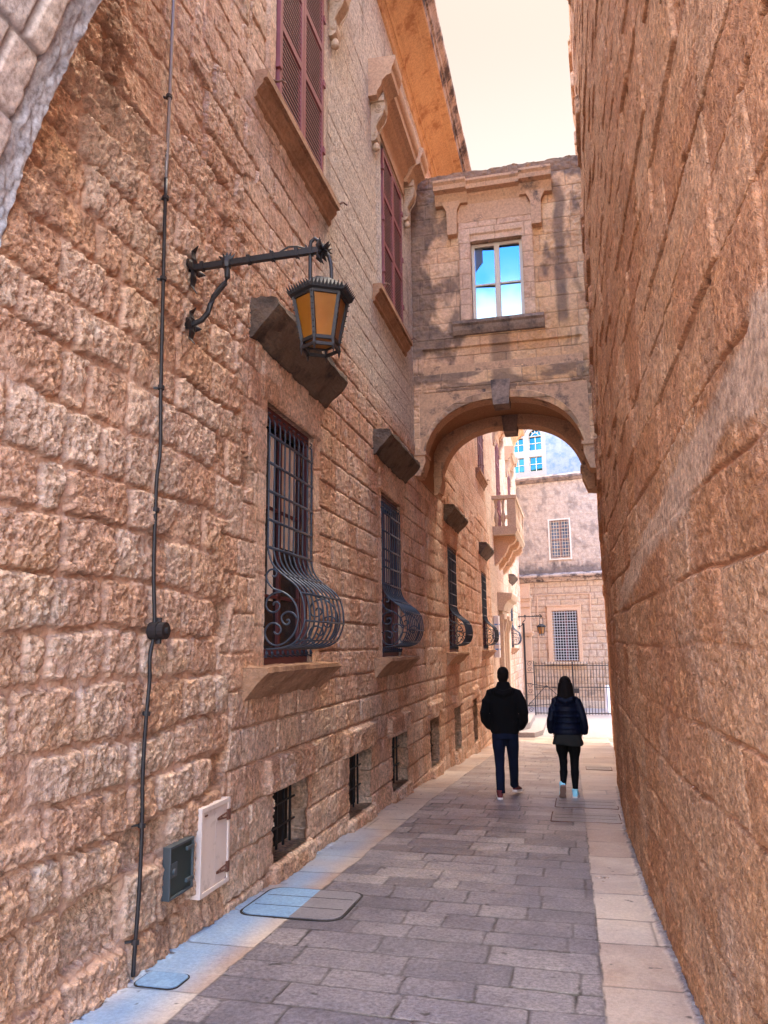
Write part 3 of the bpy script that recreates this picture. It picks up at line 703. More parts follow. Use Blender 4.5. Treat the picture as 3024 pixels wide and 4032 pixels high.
# ================================================================== GROUND
gA = Masonry(25, (.24,.36), (.34,.68), -3, 2, 1, 27)     # u = x, v = y : central slabs in transverse rows
gK = Masonry(27, (.44,.72), (4,5), -3, 2, 1, 27)         # kerb slabs
def ground(X, Y):
    nx = fbm(X*6, Y*6, 3, 12)*.012; ny = fbm(X*5, Y*8, 3, 13)*.012
    li = -1.985+fbm(Y*.8, Y*0, 2, 3)*.03; ri = .085-.006*Y+fbm(Y*.9, Y*0, 2, 4)*.01; ro = .495-.012*(Y-4)*(Y < 9)-.06*(Y >= 9)+ss(9, 14, Y)*.16
    ro = np.minimum(rx(Y)-.05, ro+(Y > 11)*.4)
    kerb = np.maximum(1-ss(-.006, .006, X+nx-li), ss(-.006, .006, X+nx-ri))
    far = ss(22.5, 22.6, Y+X*1.2)
    d, ii, cu, cv = gA(X+nx, Y+ny+X*.03, .03)
    dk, ik, _, _ = gK(X, Y+ny*.5+np.where(X > -1, .2, 0)-X*.04, .02)
    isk = kerb > .5
    d = np.where(isk, dk, d); ii = np.where(isk, ik+7000+(X > 0)*333, ii)
    edge = np.minimum(np.abs(X+nx-li), np.abs(X+nx-ri))
    d = np.minimum(d, edge+.003)
    r1 = rnd(ii, 1); r2 = rnd(ii, 2); r3 = rnd(ii, 3); r4 = rnd(ii, 4)
    open_ = ss(.35, .6, r4)*ss(-.3, .2, fbm(X*2, Y*2, 2, 17))
    e = ss(0, 1, (d-.002)/.007)
    pit = ss(.25, .6, fbm(X*38, Y*38, 3, 14)); hole = ss(.56, .60, fbm(X*11+40, Y*11, 2, 15))
    fine = fbm(X*55, Y*55, 2, 18)
    h = (r1-.5)*.0035+(r2-.5)*.004*cv-(1-e)*(.0015+.0035*open_*(~isk))+np.where(isk, fine*.0004, fine*.0012-pit*.001)-hole*.001
    h = h+.010*fbm(X*1.2, Y*1.2, 3, 19)
    rub = ss(ro-.01, ro+.02, X+nx*2)*(Y < 13)
    h = h*(1-rub)+(.006+fbm(X*22, Y*18, 4, 20)*.022)*rub
    rl = (1-ss(XL+.015, XL+.06, X+nx*2))
    h = h+rl*(.010+fbm(X*20, Y*12, 3, 24)*.012)
    tone = np.clip(.5+(r3-.5)*1.0+fbm(X*2.5, Y*2.5, 3, 26)*.35, 0, 1)
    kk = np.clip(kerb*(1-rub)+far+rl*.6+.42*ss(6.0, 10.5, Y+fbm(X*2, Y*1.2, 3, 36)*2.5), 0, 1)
    joint = np.clip((1-ss(0, 1, (d-.004)/.008))*(.6+.4*open_)+hole*.9+.5*ss(.3,.5,fbm(X*3,Y*3,4,29))*ss(.35,.6,fbm(X*30,Y*30,2,30)), 0, 1)*(1-far)
    blue = ss(-.25, .25, fbm(X*.8, Y*.7, 2, 28)+.16)*isk*(X < 0)*(1-ss(6.0, 10.5, Y))*ss(-.02, .28, -1.98-X)*.9  # blue sky sheen painted into the near left kerb colour
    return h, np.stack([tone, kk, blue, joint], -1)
def ground_place(X, Y, h): return np.stack([X, Y, gz(Y)+h], -1)
m = mat('worn_paving', rough=.5); t = NT(m)
tone, kk, blue, joint = t.attr('mk')
n1 = t.noise(4, 6, .7); n2 = t.noise(45, 5, .7); n4 = t.noise(.8, 4, .6)
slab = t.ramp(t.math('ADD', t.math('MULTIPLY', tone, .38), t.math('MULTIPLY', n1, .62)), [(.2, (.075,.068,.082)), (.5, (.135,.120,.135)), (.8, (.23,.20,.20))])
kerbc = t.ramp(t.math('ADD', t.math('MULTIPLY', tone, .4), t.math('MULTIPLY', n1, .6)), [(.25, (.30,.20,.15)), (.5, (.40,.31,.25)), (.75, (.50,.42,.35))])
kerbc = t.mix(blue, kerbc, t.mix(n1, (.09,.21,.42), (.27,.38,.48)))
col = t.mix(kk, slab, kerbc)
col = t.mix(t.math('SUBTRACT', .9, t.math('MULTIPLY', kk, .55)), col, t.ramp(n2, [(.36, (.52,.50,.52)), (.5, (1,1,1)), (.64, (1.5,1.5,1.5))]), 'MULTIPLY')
col = t.mix(.8, col, t.ramp(n4, [(.35, (.80,.80,.86)), (.6, (1.1,1.06,1.0))]), 'MULTIPLY')
col = t.mix(joint, col, (.028,.022,.022)); t.color(col)
rr_ = t.math('ADD', t.math('MULTIPLY', n4, .20), t.math('MULTIPLY', t.math('SUBTRACT', 1, kk), .10)); t.rough(t.math('ADD', rr_, .22))
t.bump(t.math('ADD', t.noise(60, 5, .7), t.math('MULTIPLY', n1, .4)), .55, .004)
M['paving'] = m
gy = np.unique(np.concatenate([spaced(1.6, 5, .008, .010), spaced(5, 9, .012, .022), spaced(9, 14, .024, .04), spaced(14, 26, .05, .1)]))
gx = np.concatenate([np.arange(-2.62, -2.3, .012), np.arange(-2.3, .9, .0105)])
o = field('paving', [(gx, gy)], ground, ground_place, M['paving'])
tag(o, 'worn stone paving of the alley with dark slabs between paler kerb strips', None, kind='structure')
m = plain_stone('far_paving', (.26,.23,.22), (.34,.30,.28)); m.node_tree.nodes['Principled BSDF'].inputs['Roughness'].default_value = .45; M['farpave'] = m
o = MB().add([(-2.7,25.98,gz(25.98)),(60,25.98,gz(25.98)),(60,80,-1.36),(-2.7,80,-1.36)], [(0,1,2,3)]).build('square', M['farpave'])
tag(o, kind='structure')
o = MB().add([(-60,-60,-.3),(60,-60,-.3),(60,1.7,-.3),(-60,1.7,-.3),(-30.0,-34,.2),(30.0,-34,.2),(1.0,1.62,-.09),(-3.0,1.62,-.09),
              (.85,1.7,-.6),(60,1.7,-.6),(60,25.99,-1.45),(.85,25.99,-1.45),(-60,1.7,-.6),(-2.5,1.7,-.6),(-2.5,80,-1.5),(-60,80,-1.5),(-200,60,-1.6),(200,60,-1.6),(200,400,-1.6),(-200,400,-1.6)],
             [(0,1,2,3),(4,5,6,7),(8,9,10,11),(12,13,14,15),(16,17,18,19)]).build('ground', M['farpave'])
tag(o, kind='structure')

# ================================================================== NEAR VAULT (top left)
v = thing('stone_vault', 'smooth block stone vault springing from the left wall in the top left corner', 'vault', (XL, 2.59, 3.2))
R0, cx0, cz0 = 4.0, 1.514, 2.555
vm = Masonry(33, (.26,.34), (.5,.9), 0, 4, -1, 4)     # u=y, v=arc length
def vf(Y, S):
    d, ii, cu, cv = vm(Y+fbm(Y*5, S*5, 2, 3)*.01, S+fbm(Y*5, S*5, 2, 4)*.01, .02)
    r1 = rnd(ii, 1)
    edge = ss(2.66, 2.70, Y+fbm(S*9, Y*2, 2, 7)*.02)
    groove = (1-ss(.005, .015, np.abs(Y-2.69+fbm(S*9, S*0, 2, 7)*.02)))
    e = ss(0, 1, (d-.004)/.018)
    h = -.02*(1-e)+(r1-.5)*.016-.008*ss(.3, .5, fbm(Y*9, S*9, 3, 8))+fbm(Y*14, S*14, 3, 9)*.004
    rr = .03+(1-2*np.abs(fbm(Y*14, S*9, 4, 19)))*.018
    h = h*(1-edge)+rr*edge*-1.-groove*.02
    return h, np.stack([rnd(ii, 3), ((1-e)*.8+groove)*(1-edge), .8*edge+.35*rnd(ii, 4), groove*.7], -1)  # rough rim tinted pale blue, skylight put into its colour
def vplace(Y, S, h):
    a = S/R0; r = R0-h
    loc = np.stack([cx0-r*np.cos(a), Y, cz0+r*np.sin(a)], -1)
    low = S < 0
    loc[low, 0] = XL+h[low]+.003; loc[low, 2] = cz0+S[low]
    return loc-np.array([XL, 2.7, 3.2])
M['vaultf'] = stone_field_mat('smooth_vault_ashlar', (.46,.36,.31), (.55,.44,.38), (.60,.50,.44), (.20,.16,.15), (.34,.37,.43), (.52,.50,.48), (.10,.08,.07), .004, .6)
field('vault_soffit', [(spaced(1.0, 2.84, .012, .008), np.arange(-.0, 3.2, .011))], vf, vplace, M['vaultf'], v)
k = MB(); ang = [i*.08 for i in range(0, 11)]
pl = [(cx0-(R0+.09)*math.cos(a)-XL, cz0+(R0+.09)*math.sin(a)-3.2) for a in ang]
k.prism(pl+[(pl[-1][0], 4.2), (0, 4.2)], 'y', -1.7, .10)
k.build('vault_mass', M['vault'], v)

# ================================================================== COVERED BRIDGE
br = thing('covered_bridge', 'stone covered bridge crossing the alley on a flattened arch with a blue reflecting window', 'bridge', (0, 12.4, 4.4))
BY = 12.4; BL, BRt = -2.47, .60
def at_bridge(o): o.location = (0, -12.4, -4.4); return o
AX = [-2.33,-2.30,-2.20,-1.92,-1.50,-1.13,-.82,-.32,.01,.22,.33,.37,.40]
AZ = [4.40,4.78,5.13,5.43,5.60,5.655,5.65,5.53,5.35,5.09,4.76,4.40,4.30]
AZ = [4.55,4.78,5.13,5.43,5.60,5.655,5.65,5.53,5.35,5.09,4.76,4.50,4.40]
def arch(x):
    c, a, hgt = -.975, 1.335, 1.20
    t_ = np.clip(np.abs((x-c)/a), 0, 1); return np.maximum(4.45+hgt*np.power(1-t_**2.45, 1/2.3), 4.45)
bm_ = Masonry(41, (.27,.31), (.38,.68), -3, 1, 4.2, 11)
def bfunc(X, Z):
    d, ii, cu, cv = bm_(X+fbm(X*8, Z*8, 2, 2)*.008, Z+fbm(X*8, Z*8, 2, 3)*.006, .012)
    r1 = rnd(ii, 1); e = ss(0, 1, (d-.002)/.009)
    worn = ss(-.1, .35, fbm(X*1.2+4, Z*.9, 4, 5)+.35*ss(-1.4, -2.2, X)+.5*ss(9.2, 9.8, Z))
    h = -.014*(1-e)+(r1-.5)*.008+fbm(X*12, Z*12, 4, 6)*.007*(1+3*worn)
    ap = lambda a, b, c, dd: ss(a-.004, a+.004, X)*(1-ss(b-.004, b+.004, X))*ss(c-.004, c+.004, Z)*(1-ss(dd-.004, dd+.004, Z))
    A = arch(X)
    # lower storey stands a little proud, with sunk panels
    low = 1-ss(6.60, 6.615, Z+(X > .38)*.02)
    h = h+low*.0
    pan = ap(-2.28, .37, 6.20, 6.60)*.0+ap(-2.28, .38, 6.1, 6.61)
    h = h-.05*pan*ss(6.12, 6.3, Z)
    zbot = A+.13
    spL = ap(-2.35, -1.23, 4.3, 5.83)*ss(0, .012, Z-zbot)*(1-ss(5.70, 5.83, Z)*0)
    spR = ap(-.71, .42, 4.3, 5.83)*ss(0, .012, Z-zbot)
    h = h-.055*np.maximum(spL, spR)
    ring = (1-ss(.115, .13, Z-A))*(Z < 5.86)
    h = h+.02*ring
    sur = ap(-1.60, -.33, 6.98, 8.95)          # window surround
    h = h+.045*sur-.03*ap(-1.42, -.51, 7.0, 8.62)
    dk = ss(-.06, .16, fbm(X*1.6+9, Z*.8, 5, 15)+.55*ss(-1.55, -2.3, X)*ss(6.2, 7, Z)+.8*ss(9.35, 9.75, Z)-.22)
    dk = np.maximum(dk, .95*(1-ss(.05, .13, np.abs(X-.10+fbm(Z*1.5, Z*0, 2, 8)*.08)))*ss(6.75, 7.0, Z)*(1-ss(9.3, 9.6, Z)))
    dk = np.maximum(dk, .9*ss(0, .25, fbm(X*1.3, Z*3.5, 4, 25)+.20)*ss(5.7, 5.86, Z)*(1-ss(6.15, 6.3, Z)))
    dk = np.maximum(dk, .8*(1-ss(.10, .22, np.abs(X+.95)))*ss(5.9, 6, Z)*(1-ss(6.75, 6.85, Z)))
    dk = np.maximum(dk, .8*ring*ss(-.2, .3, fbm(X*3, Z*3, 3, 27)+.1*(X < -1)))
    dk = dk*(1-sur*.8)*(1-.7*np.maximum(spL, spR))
    pale = np.clip(.8*np.maximum(spL, spR)+.35*ss(-.6, -1.8, X)+.5*sur, 0, 1)
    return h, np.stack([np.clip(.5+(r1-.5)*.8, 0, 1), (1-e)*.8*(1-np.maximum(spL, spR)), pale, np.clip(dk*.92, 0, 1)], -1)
def bplace(X, Z, h): return np.stack([X, BY-h, Z], -1)
def top_edge(x): return 9.86+.010*np.sin(x*7)+.008*np.sin(x*19+1)
xs = np.arange(BL, BRt+.001, .0105); ts = np.linspace(0, 1, 210)
def lowf(U, T): Z = arch(U)+T*(6.95-arch(U)); return bfunc(U, Z)
def lowp(U, T, h): Z = arch(U)+T*(6.95-arch(U)); return bplace(U, Z, h)
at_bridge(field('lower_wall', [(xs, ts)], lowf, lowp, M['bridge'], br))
def upf(U, V): return bfunc(U, V)
def upp(U, V, h):
    Z = np.where(V > 9.5, 9.5+(V-9.5)*(top_edge(U)-9.5)/.36, V); return bplace(U, Z, h)
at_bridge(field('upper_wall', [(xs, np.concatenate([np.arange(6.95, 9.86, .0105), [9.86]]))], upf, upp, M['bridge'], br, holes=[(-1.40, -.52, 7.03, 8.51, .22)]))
# parapet top, back wall and body
k = MB(); k.box((BL, BY+.5, 6.2), (-1.6, 14.5, 9.8)); k.box((-.3, BY+.5, 6.2), (BRt, 14.5, 9.8)); k.box((-1.6, BY+.9, 6.2), (-.3, 14.5, 9.8))
k.box((BL, BY+.03, 9.55), (BRt, BY+.5, 9.83)); k.box((BL,BY+.3,6.2),(-1.6,BY+.5,9.55)); k.box((-.3,BY+.3,6.2),(BRt,BY+.5,9.55)); 
k.box((BL, BY+.03, 6.3), (BL+.08, BY+.3, 9.55)); k.box((BRt-.08, BY+.03, 6.3), (BRt, BY+.3, 9.55))
at_bridge(k.build('body', M['bridgetrim'], br))
# arch rings (front and back) and the ceiling between them
def ringband(y0, y1, name, dz=0., ztop=6.3):
    n = 60; k = MB(); xs_ = [BL+.11+(BRt-.17-BL-.11)*i/n for i in range(n+1)]
    xs_ = [-2.309+(2.668)*i/n for i in range(n+1)]
    vs = []; fs = []
    for x in xs_:
        a = float(arch(x))+dz
        vs += [(x, y0, a), (x, y1, a), (x, y1, ztop), (x, y0, ztop)]
    for i in range(n):
        for j in range(4): fs.append((4*i+j, 4*i+(j+1)%4, 4*i+4+(j+1)%4, 4*i+4+j))
    fs += [(0,1,2,3), (4*n+3,4*n+2,4*n+1,4*n)]
    k.add(vs, fs)
    k.box((BL, y0, 4.45), (-2.309, y1, ztop)); k.box((.359, y0, 4.45), (BRt, y1, ztop))
    return at_bridge(k.build(name, M['bridgetrim'], br))
ringband(BY+.012, BY+.34, 'front_arch', .003); ringband(14.14, 14.5, 'rear_arch', .02)
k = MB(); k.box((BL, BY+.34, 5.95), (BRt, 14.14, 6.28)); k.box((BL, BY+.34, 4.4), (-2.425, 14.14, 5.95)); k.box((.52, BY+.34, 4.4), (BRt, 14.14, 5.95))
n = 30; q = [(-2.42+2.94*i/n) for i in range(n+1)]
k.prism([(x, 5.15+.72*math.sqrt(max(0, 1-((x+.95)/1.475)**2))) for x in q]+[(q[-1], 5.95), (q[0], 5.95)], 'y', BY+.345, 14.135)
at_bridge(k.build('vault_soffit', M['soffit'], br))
for nm, pts, y0, y1 in (('keystone', [(-1.13,5.95),(-.81,5.95),(-.84,5.52),(-1.10,5.52)], BY-.07, BY+.3), ('keystone', [(-1.11,5.85),(-.81,5.85),(-.84,5.54),(-1.08,5.54)], 14.1, 14.53)):
    at_bridge(roughen(MB().prism(pts, 'y', y0, y1).build(nm, M['bridgedark'], br), .06, .008, 8))
for x0, x1, y0, y1 in ((-2.47,-2.26,BY-.05,BY+.36), (.31,.56,BY-.05,BY+.36), (-2.47,-2.27,14.10,14.54), (.31,.66,14.10,14.54)):
    k = MB(); k.box((x0-.0, y0-.03, 4.74), (x1+.02 if x0 < 0 else x1, y1+.03, 4.80)); s_ = .5*(x0+x1)
    if x0 < 0: k.prism([(x0,4.74),(x1,4.74),(x1,4.62),(x1-.09,4.40),(x0,4.40)], 'y', y0, y1)
    else: k.box((x0-.03, y0-.03, 4.74), (x0, y1+.03, 4.80)); k.prism([(x0,4.74),(x1,4.74),(x1,4.34),(x0+.09,4.36),(x0,4.60)], 'y', y0, y1)
    at_bridge(roughen(k.build('impost_bracket', M['bridgetrim'], br), .08, .006, 8))
# window hood on pilaster consoles
k = MB()
def prof(e): return [(0,9.20),(-.05-e,9.20),(-.07-e,9.26),(-.12-e,9.32),(-.13-e,9.36),(-.24-e,9.38),(-.25-e,9.46),(-.29-e,9.50),(-.29-e,9.54),(0,9.56)]
for x0, x1, e in ((-1.98,-1.42,.07), (-1.42,-.52,0.), (-.52,.02,.07)):
    pf = [(BY+a-.0, b) for a, b in prof(e)]; k.prism(pf, 'x', x0, x1)
k.box((-1.62, BY-.05, 8.86), (-.32, BY+.01, 9.20))
at_bridge(roughen(k.build('hood', M['bridgetrim'], br), .09, .007, 7))
for x0 in (-1.78, -.34):
    k = MB(); k.prism([(x0,8.62),(x0+.165,8.62),(x0+.175,9.02),(x0+.175,9.06),(x0+.24,9.20),(x0+.24,9.24),(x0-.075,9.24),(x0-.075,9.20),(x0-.01,9.06),(x0-.01,9.02)], 'y', BY-.14, BY+.01)
    at_bridge(k.build('console', M['bridgetrim'], br, bevel=.004))
at_bridge(roughen(MB().prism([(BY+.05,7.02),(BY-.16,7.01),(BY-.16,6.96),(BY-.12,6.93),(BY-.10,6.86),(BY-.05,6.80),(BY+.05,6.80)], 'x', -1.73, -.20).build('window_sill', M['bridgedark'], br), .07, .006, 8))
k = MB(); y0, y1 = BY+.12, BY+.18
k.box((-1.40,y0,7.03),(-1.345,y1,8.51)); k.box((-.575,y0,7.03),(-.52,y1,8.51)); k.box((-1.345,y0,8.45),(-.575,y1,8.51)); k.box((-1.345,y0,7.03),(-.575,y1,7.08))
k.box((-1.005,y0-.015,7.08),(-.915,y1-.01,8.45)); k.box((-1.345,y0+.006,7.73),(-1.005,y1-.012,7.76)); k.box((-.915,y0+.006,7.73),(-.575,y1-.012,7.76))
w = at_bridge(k.build('window', M['cream'], br, bevel=.004))
for x0, x1, z0, z1 in ((-1.345,-1.005,7.08,7.73),(-.915,-.575,7.08,7.73),(-1.345,-1.005,7.76,8.45),(-.915,-.575,7.76,8.45)):
    dx_, dz_ = (.030 if x0 < -1 else .008)*(x1-x0)/.34, .010
    MB().add([(x0,y0+.022,z0),(x1,y0+.022+dx_,z0),(x1,y0+.022+dx_+dz_,z1),(x0,y0+.022+dz_,z1),(x0,y0+.028,z0),(x1,y0+.028+dx_,z0),(x1,y0+.028+dx_+dz_,z1),(x0,y0+.028+dz_,z1)],
             [(0,3,2,1),(4,5,6,7),(0,1,5,4),(1,2,6,5),(2,3,7,6),(3,0,4,7)]).build('pane', M['glassblue'], w)
k = MB()
for i in range(6): k.box((-1.338+i*.022, y0+.018+.003*(i%2), 8.02+.03*i), (-1.318+i*.022, y0+.026+.003*(i%2), 8.43))
k.build('curtain', M['curtain'], w)
at_bridge(MB().tube([(-.98,BY-.0,9.60),(-.98,BY-.12,9.62)], .02, 8).build('spout', M['bridgedark'], br))

# ================================================================== CHURCH AT THE END
ang = -math.atan(.221); L_ = math.hypot(1, .221)
ch = thing('church', 'tall ochre and grey church closing the far end of the alley, two barred windows', 'building', (0, 38, -1.36), ang)
def A(x): return x*L_         # world x on the plane to local x
cm = Masonry(51, (.28,.34), (.5,.8), -14, 12, -.1, 14)
def chf(X, Z):
    d, ii, cu, cv = cm(X, Z, .01); r1 = rnd(ii, 1); e = ss(0, 1, (d-.006)/.02)
    up = ss(6.2, 6.3, Z)
    rgh = fbm(X*6, Z*6, 4, 5)*.02
    h = -.02*(1-e)*(1-.8*up)+(r1-.5)*.01+rgh
    dk = ss(.05, .35, fbm(X*2.2, Z*1.6, 5, 6))*.55*up+.95*ss(6.28, 6.35, Z)*(1-ss(6.5, 6.95, Z+fbm(X*4, Z*2, 3, 7)*.5))+.6*ss(10.5, 11, Z)*ss(0, .3, fbm(X*5, Z*5, 3, 8))
    dk = dk+.5*(1-ss(.5, 1.6, Z))*ss(0, .4, fbm(X*1.6, Z*2, 4, 9))
    pale = np.clip(up*.9+.6*ss(5.0, 5.3, Z)+.8*ss(0, .3, fbm(X*.9, Z*.9, 3, 11)-.1+.3*ss(.6, 1.2, X))*(Z < 3.5), 0, 1)
    return h, np.stack([np.clip(.3+r1*.5, 0, 1), (1-e)*(1-.8*up), pale, np.clip(dk, 0, 1)], -1)
hol = [(A(-.91), A(.21), 2.16, 4.51, .35), (A(-.86), A(.05), 7.11, 8.92, .25)]
ex = ([(A(-6),0,11.2),(A(7),0,11.2),(A(7),5,11.2),(A(-6),5,11.2),(A(-6),5,-.3),(A(-6),0,-.3),(A(7),5,-.3),(A(7),0,-.3)], [(0,1,2,3),(0,3,4,5),(1,7,6,2)])
field('wall', [(np.arange(A(-6), A(7), .03), np.arange(-.3, 11.21, .03))], chf, lambda X, Z, h: np.stack([X, -h, Z], -1), M['church'], ch, holes=hol, extra=ex)
def chbox(name, parts_, m_, bev=.01, parent=ch, rough_=None):
    k = MB()
    for a, b in parts_: k.box(a, b)
    o = k.build(name, m_, parent, bevel=bev)
    if rough_: roughen(o, .2, rough_, 3)
    return o
k = MB(); k.prism([(0,5.95),(-.06,5.95),(-.08,6.02),(-.16,6.08),(-.2,6.12),(-.34,6.16),(-.36,6.24),(0,6.36)], 'x', A(-6), A(7)); roughen(k.build('string_course', M['cornice_edge'], ch), .15, .02, 5)
k = MB(); k.prism([(0,10.88),(-.08,10.9),(-.14,10.98),(-.2,11.02),(-.22,11.12),(0,11.24)], 'x', A(-6), A(7)); roughen(k.build('parapet', M['bridgedark'], ch), .15, .03, 5)
chbox('pilaster', [((A(-2.49),-.14,0),(A(-1.95),.0,5.9)), ((A(-2.5),-.24,5.16),(A(-1.86),0,5.26)), ((A(-2.5),-.19,5.04),(A(-1.90),0,5.16)), ((A(-2.5),-.2,4.75),(A(-1.92),0,4.80)), ((A(-2.5),-.25,3.48),(A(-1.84),0,3.58)), ((A(-2.5),-.2,3.36),(A(-1.88),0,3.48))], M['trim'], .01)
chbox('window_surround', [((A(-1.17),-.07,2.1),(A(-.95),0,4.75)), ((A(.25),-.07,2.1),(A(.40),0,4.75)), ((A(-.95),-.07,4.54),(A(.25),0,4.75)), ((A(-1.20),-.10,4.75),(A(.43),0,4.81))], M['trim'], .008)
chbox('panel_moulding', [((A(-1.64),-.035,2.0),(A(-1.60),0,5.28)), ((A(.84),-.035,4.0),(A(.88),0,5.28)), ((A(-1.64),-.035,5.28),(A(.88),0,5.32))], M['trim'], .006)
chbox('window_sill', [((A(-1.32),-.22,2.02),(A(.58),0,2.12))], M['trimpale'], .02)
chbox('plinth', [((A(-6),-.16,-.2),(A(7),0,.35))], M['trimpale'], .03, rough_=.03)
def barred(name, x0, x1, z0, z1, nx_, nz_, mm, r_, frame_m, gl):
    k = MB(); y = .10
    f = .05
    for a, b in (((x0,y,z0),(x0+f,y+.06,z1)), ((x1-f,y,z0),(x1,y+.06,z1)), ((x0,y,z1-f),(x1,y+.06,z1)), ((x0,y,z0),(x1,y+.06,z0+f)),
                 (((x0+x1)/2-.05,y+.01,z0),((x0+x1)/2+.05,y+.07,z1)), ((x0,y+.01,(z0+z1)/2-.08),(x1,y+.065,(z0+z1)/2+.0)), ((x0,y+.01,z0+.22*(z1-z0)),(x1,y+.065,z0+.22*(z1-z0)+.05)), ((x0,y+.01,z0+.78*(z1-z0)),(x1,y+.065,z0+.78*(z1-z0)+.05))):
        k.box(a, b)
    w = k.build('window', frame_m, ch)
    MB().box((x0, y+.08, z0), (x1, y+.09, z1)).build('pane', gl, w)
    g = MB()
    for i in range(nx_): xx = x0+(i+.5)*(x1-x0)/nx_; g.tube([(xx,-.03,z0),(xx,-.03,z1)], r_, 6)
    for i in range(nz_): zz = z0+(i+.5)*(z1-z0)/nz_; g.tube([(x0-.05,-.03,zz),(x1,-.03,zz)], r_, 6, ref=(0,1,0))
    g.build('grille', mm, w)
barred('w', A(-.91), A(.21), 2.16, 4.51, 9, 18, M['iwhite'], .012, M['maroon'], M['glassdark'])
M['ochreiron'] = mat('ochre_painted_iron', (.50,.38,.26), .6)
M['brownwood'] = mat('brown_window_wood', (.24,.12,.09), .6)
M['glassgrey'] = mat('grey_blue_leaded_glass', (.20,.27,.36), .15, .6)
barred('w', A(-.86), A(.05), 7.11, 8.92, 7, 11, M['ochreiron'], .011, M['brownwood'], M['glassgrey'])
chbox('upper_surround', [((A(-.95),-.03,7.04),(A(-.87),0,9.0)), ((A(.06),-.03,7.04),(A(.13),0,9.0)), ((A(-.87),-.03,8.93),(A(.06),0,9.0)), ((A(-.95),-.05,6.98),(A(.13),0,7.04))], M['cream'], .005)

# tower behind
tw = thing('church_tower', 'pale blue-grey church drum with arched blue windows rising behind the far wall', 'tower', (0, 44, -1.4), ang)
M['tower'] = plain_stone('pale_grey_tower_stone', (.17,.19,.24), (.27,.27,.29), (.12,.16,.24), lo=.45, hi=.62)
M['towerw'] = plain_stone('cream_tower_stone', (.33,.27,.22), (.29,.24,.19))
k = MB(); k.box((A(-6), 0, 0), (A(-5.2), 3, 19)); k.box((A(-1.02), 0, 0), (A(6), 3, 19)); k.build('wall', M['tower'], tw)
cols_ = [(-4.75,-4.02),(-3.85,-3.12),(-2.95,-2.30),(-1.98,-1.26)]; rows_ = [(10.25,11.15),(11.6,12.45),(12.9,13.75),(14.15,14.98)]
rows_ = [(z-.0, z2) for z, z2 in rows_]
k = MB(); xs2 = [-5.2]+[q for c in cols_ for q in c]+[-1.02]
k.box((A(-5.2),.0,0),(A(-1.02),2.8,rows_[0][0]))
for i in range(0, len(xs2), 2): k.box((A(xs2[i]), 0, rows_[0][0]), (A(xs2[i+1]), 2.8, 19))
for c in cols_:
    zz = [r_ for q in rows_ for r_ in q]
    for a, b in zip(zz[1::2], zz[2::2]): k.box((A(c[0]), .004, a), (A(c[1]), 2.8, b))
    k.box((A(c[0]), .5, rows_[0][0]), (A(c[1]), 2.8, 19))
    # arched head
    x0, x1 = A(c[0]), A(c[1]); r_ = (x1-x0)/2; zc = rows_[-1][1]+.02
    arc = [(x0+r_-r_*math.cos(math.pi*i/16), zc+r_*math.sin(math.pi*i/16)) for i in range(17)]
    k.prism(arc+[(x1, 19), (x0, 19)], 'y', .006, .5); k.box((x0,.008,zc-.06),(x1,.3,zc))
k.build('bay', M['towerw'], tw)
for c in cols_:
    x0, x1 = A(c[0]), A(c[1]); r_ = (x1-x0)/2; zc = rows_[-1][1]+.02; xm = (x0+x1)/2
    for z0, z1 in rows_:
        k = MB(); s_ = .018
        for a, b in (((x0,.1,z0),(x0+s_,.16,z1)), ((x1-s_,.1,z0),(x1,.16,z1)), ((xm-s_/1.3,.1,z0),(xm+s_/1.3,.16,z1)), ((x0,.105,(z0+z1)/2-s_/1.3),(x1,.155,(z0+z1)/2+s_/1.3)), ((x0,.11,z0),(x1,.15,z0+s_)), ((x0,.11,z1-s_),(x1,.15,z1))): k.box(a, b)
        w = k.build('window', M['cream'], tw); MB().box((x0,.17,z0),(x1,.18,z1)).build('pane', M['glasscyan'], w)
    k = MB(); k.tube([(xm-r_*.55*math.cos(math.pi*i/10), .13, zc+r_*.55*math.sin(math.pi*i/10)) for i in range(11)], .022, 5, ref=(0,1,.05))
    for a_ in (math.pi*.3, math.pi*.5, math.pi*.7): k.bar((xm+.5*r_*math.cos(a_),.13,zc+.5*r_*math.sin(a_)), (xm+r_*math.cos(a_),.13,zc+r_*math.sin(a_)), .03)
    w = k.build('window', M['cream'], tw); MB().prism([(xm-r_*math.cos(math.pi*i/16), zc+r_*math.sin(math.pi*i/16)) for i in range(17)], 'y', .17, .18).build('pane', M['glasscyan'], w)

# ================================================================== IRON FENCE
FY = 33.8; fb = -1.36; ft = .87
fn = thing('iron_fence', 'tall black iron railing and gate across the end of the alley', 'fence', (-.5, FY, -1.36))
def atf(o): o.location = (.5, -FY, 1.36); return o
k = MB()
for i in range(38): 
    x = -1.60+i*.123; k.tube([(x,FY,fb+.06),(x,FY,ft)], .013, 6)
atf(k.build('bars', M['metal'], fn))
k = MB(); 
for z in (fb+.12, ft-.16, ft-.62*0-1.05): k.bar((-1.72,FY,z), (3.0,FY,z), .02, .035)
atf(k.build('rail', M['metal'], fn))
for x, top, wd in ((-2.05, 2.50, .085), (-.10, ft+.0, .055), (-1.69, ft+.02, .045)):
    atf(MB().bar((x,FY+.0,fb),(x,FY+.0,top),wd).build('post', M['metal'], fn, bevel=.006))
k = MB()
def spir(cx_, cz_, r0, a0, turns, sgn=1):
    n = int(18*turns); return [(cx_+r0*(1-.75*i/n)*math.cos(a0+sgn*2*math.pi*turns*i/n), FY, cz_+r0*(1-.75*i/n)*math.sin(a0+sgn*2*math.pi*turns*i/n)) for i in range(n+1)]
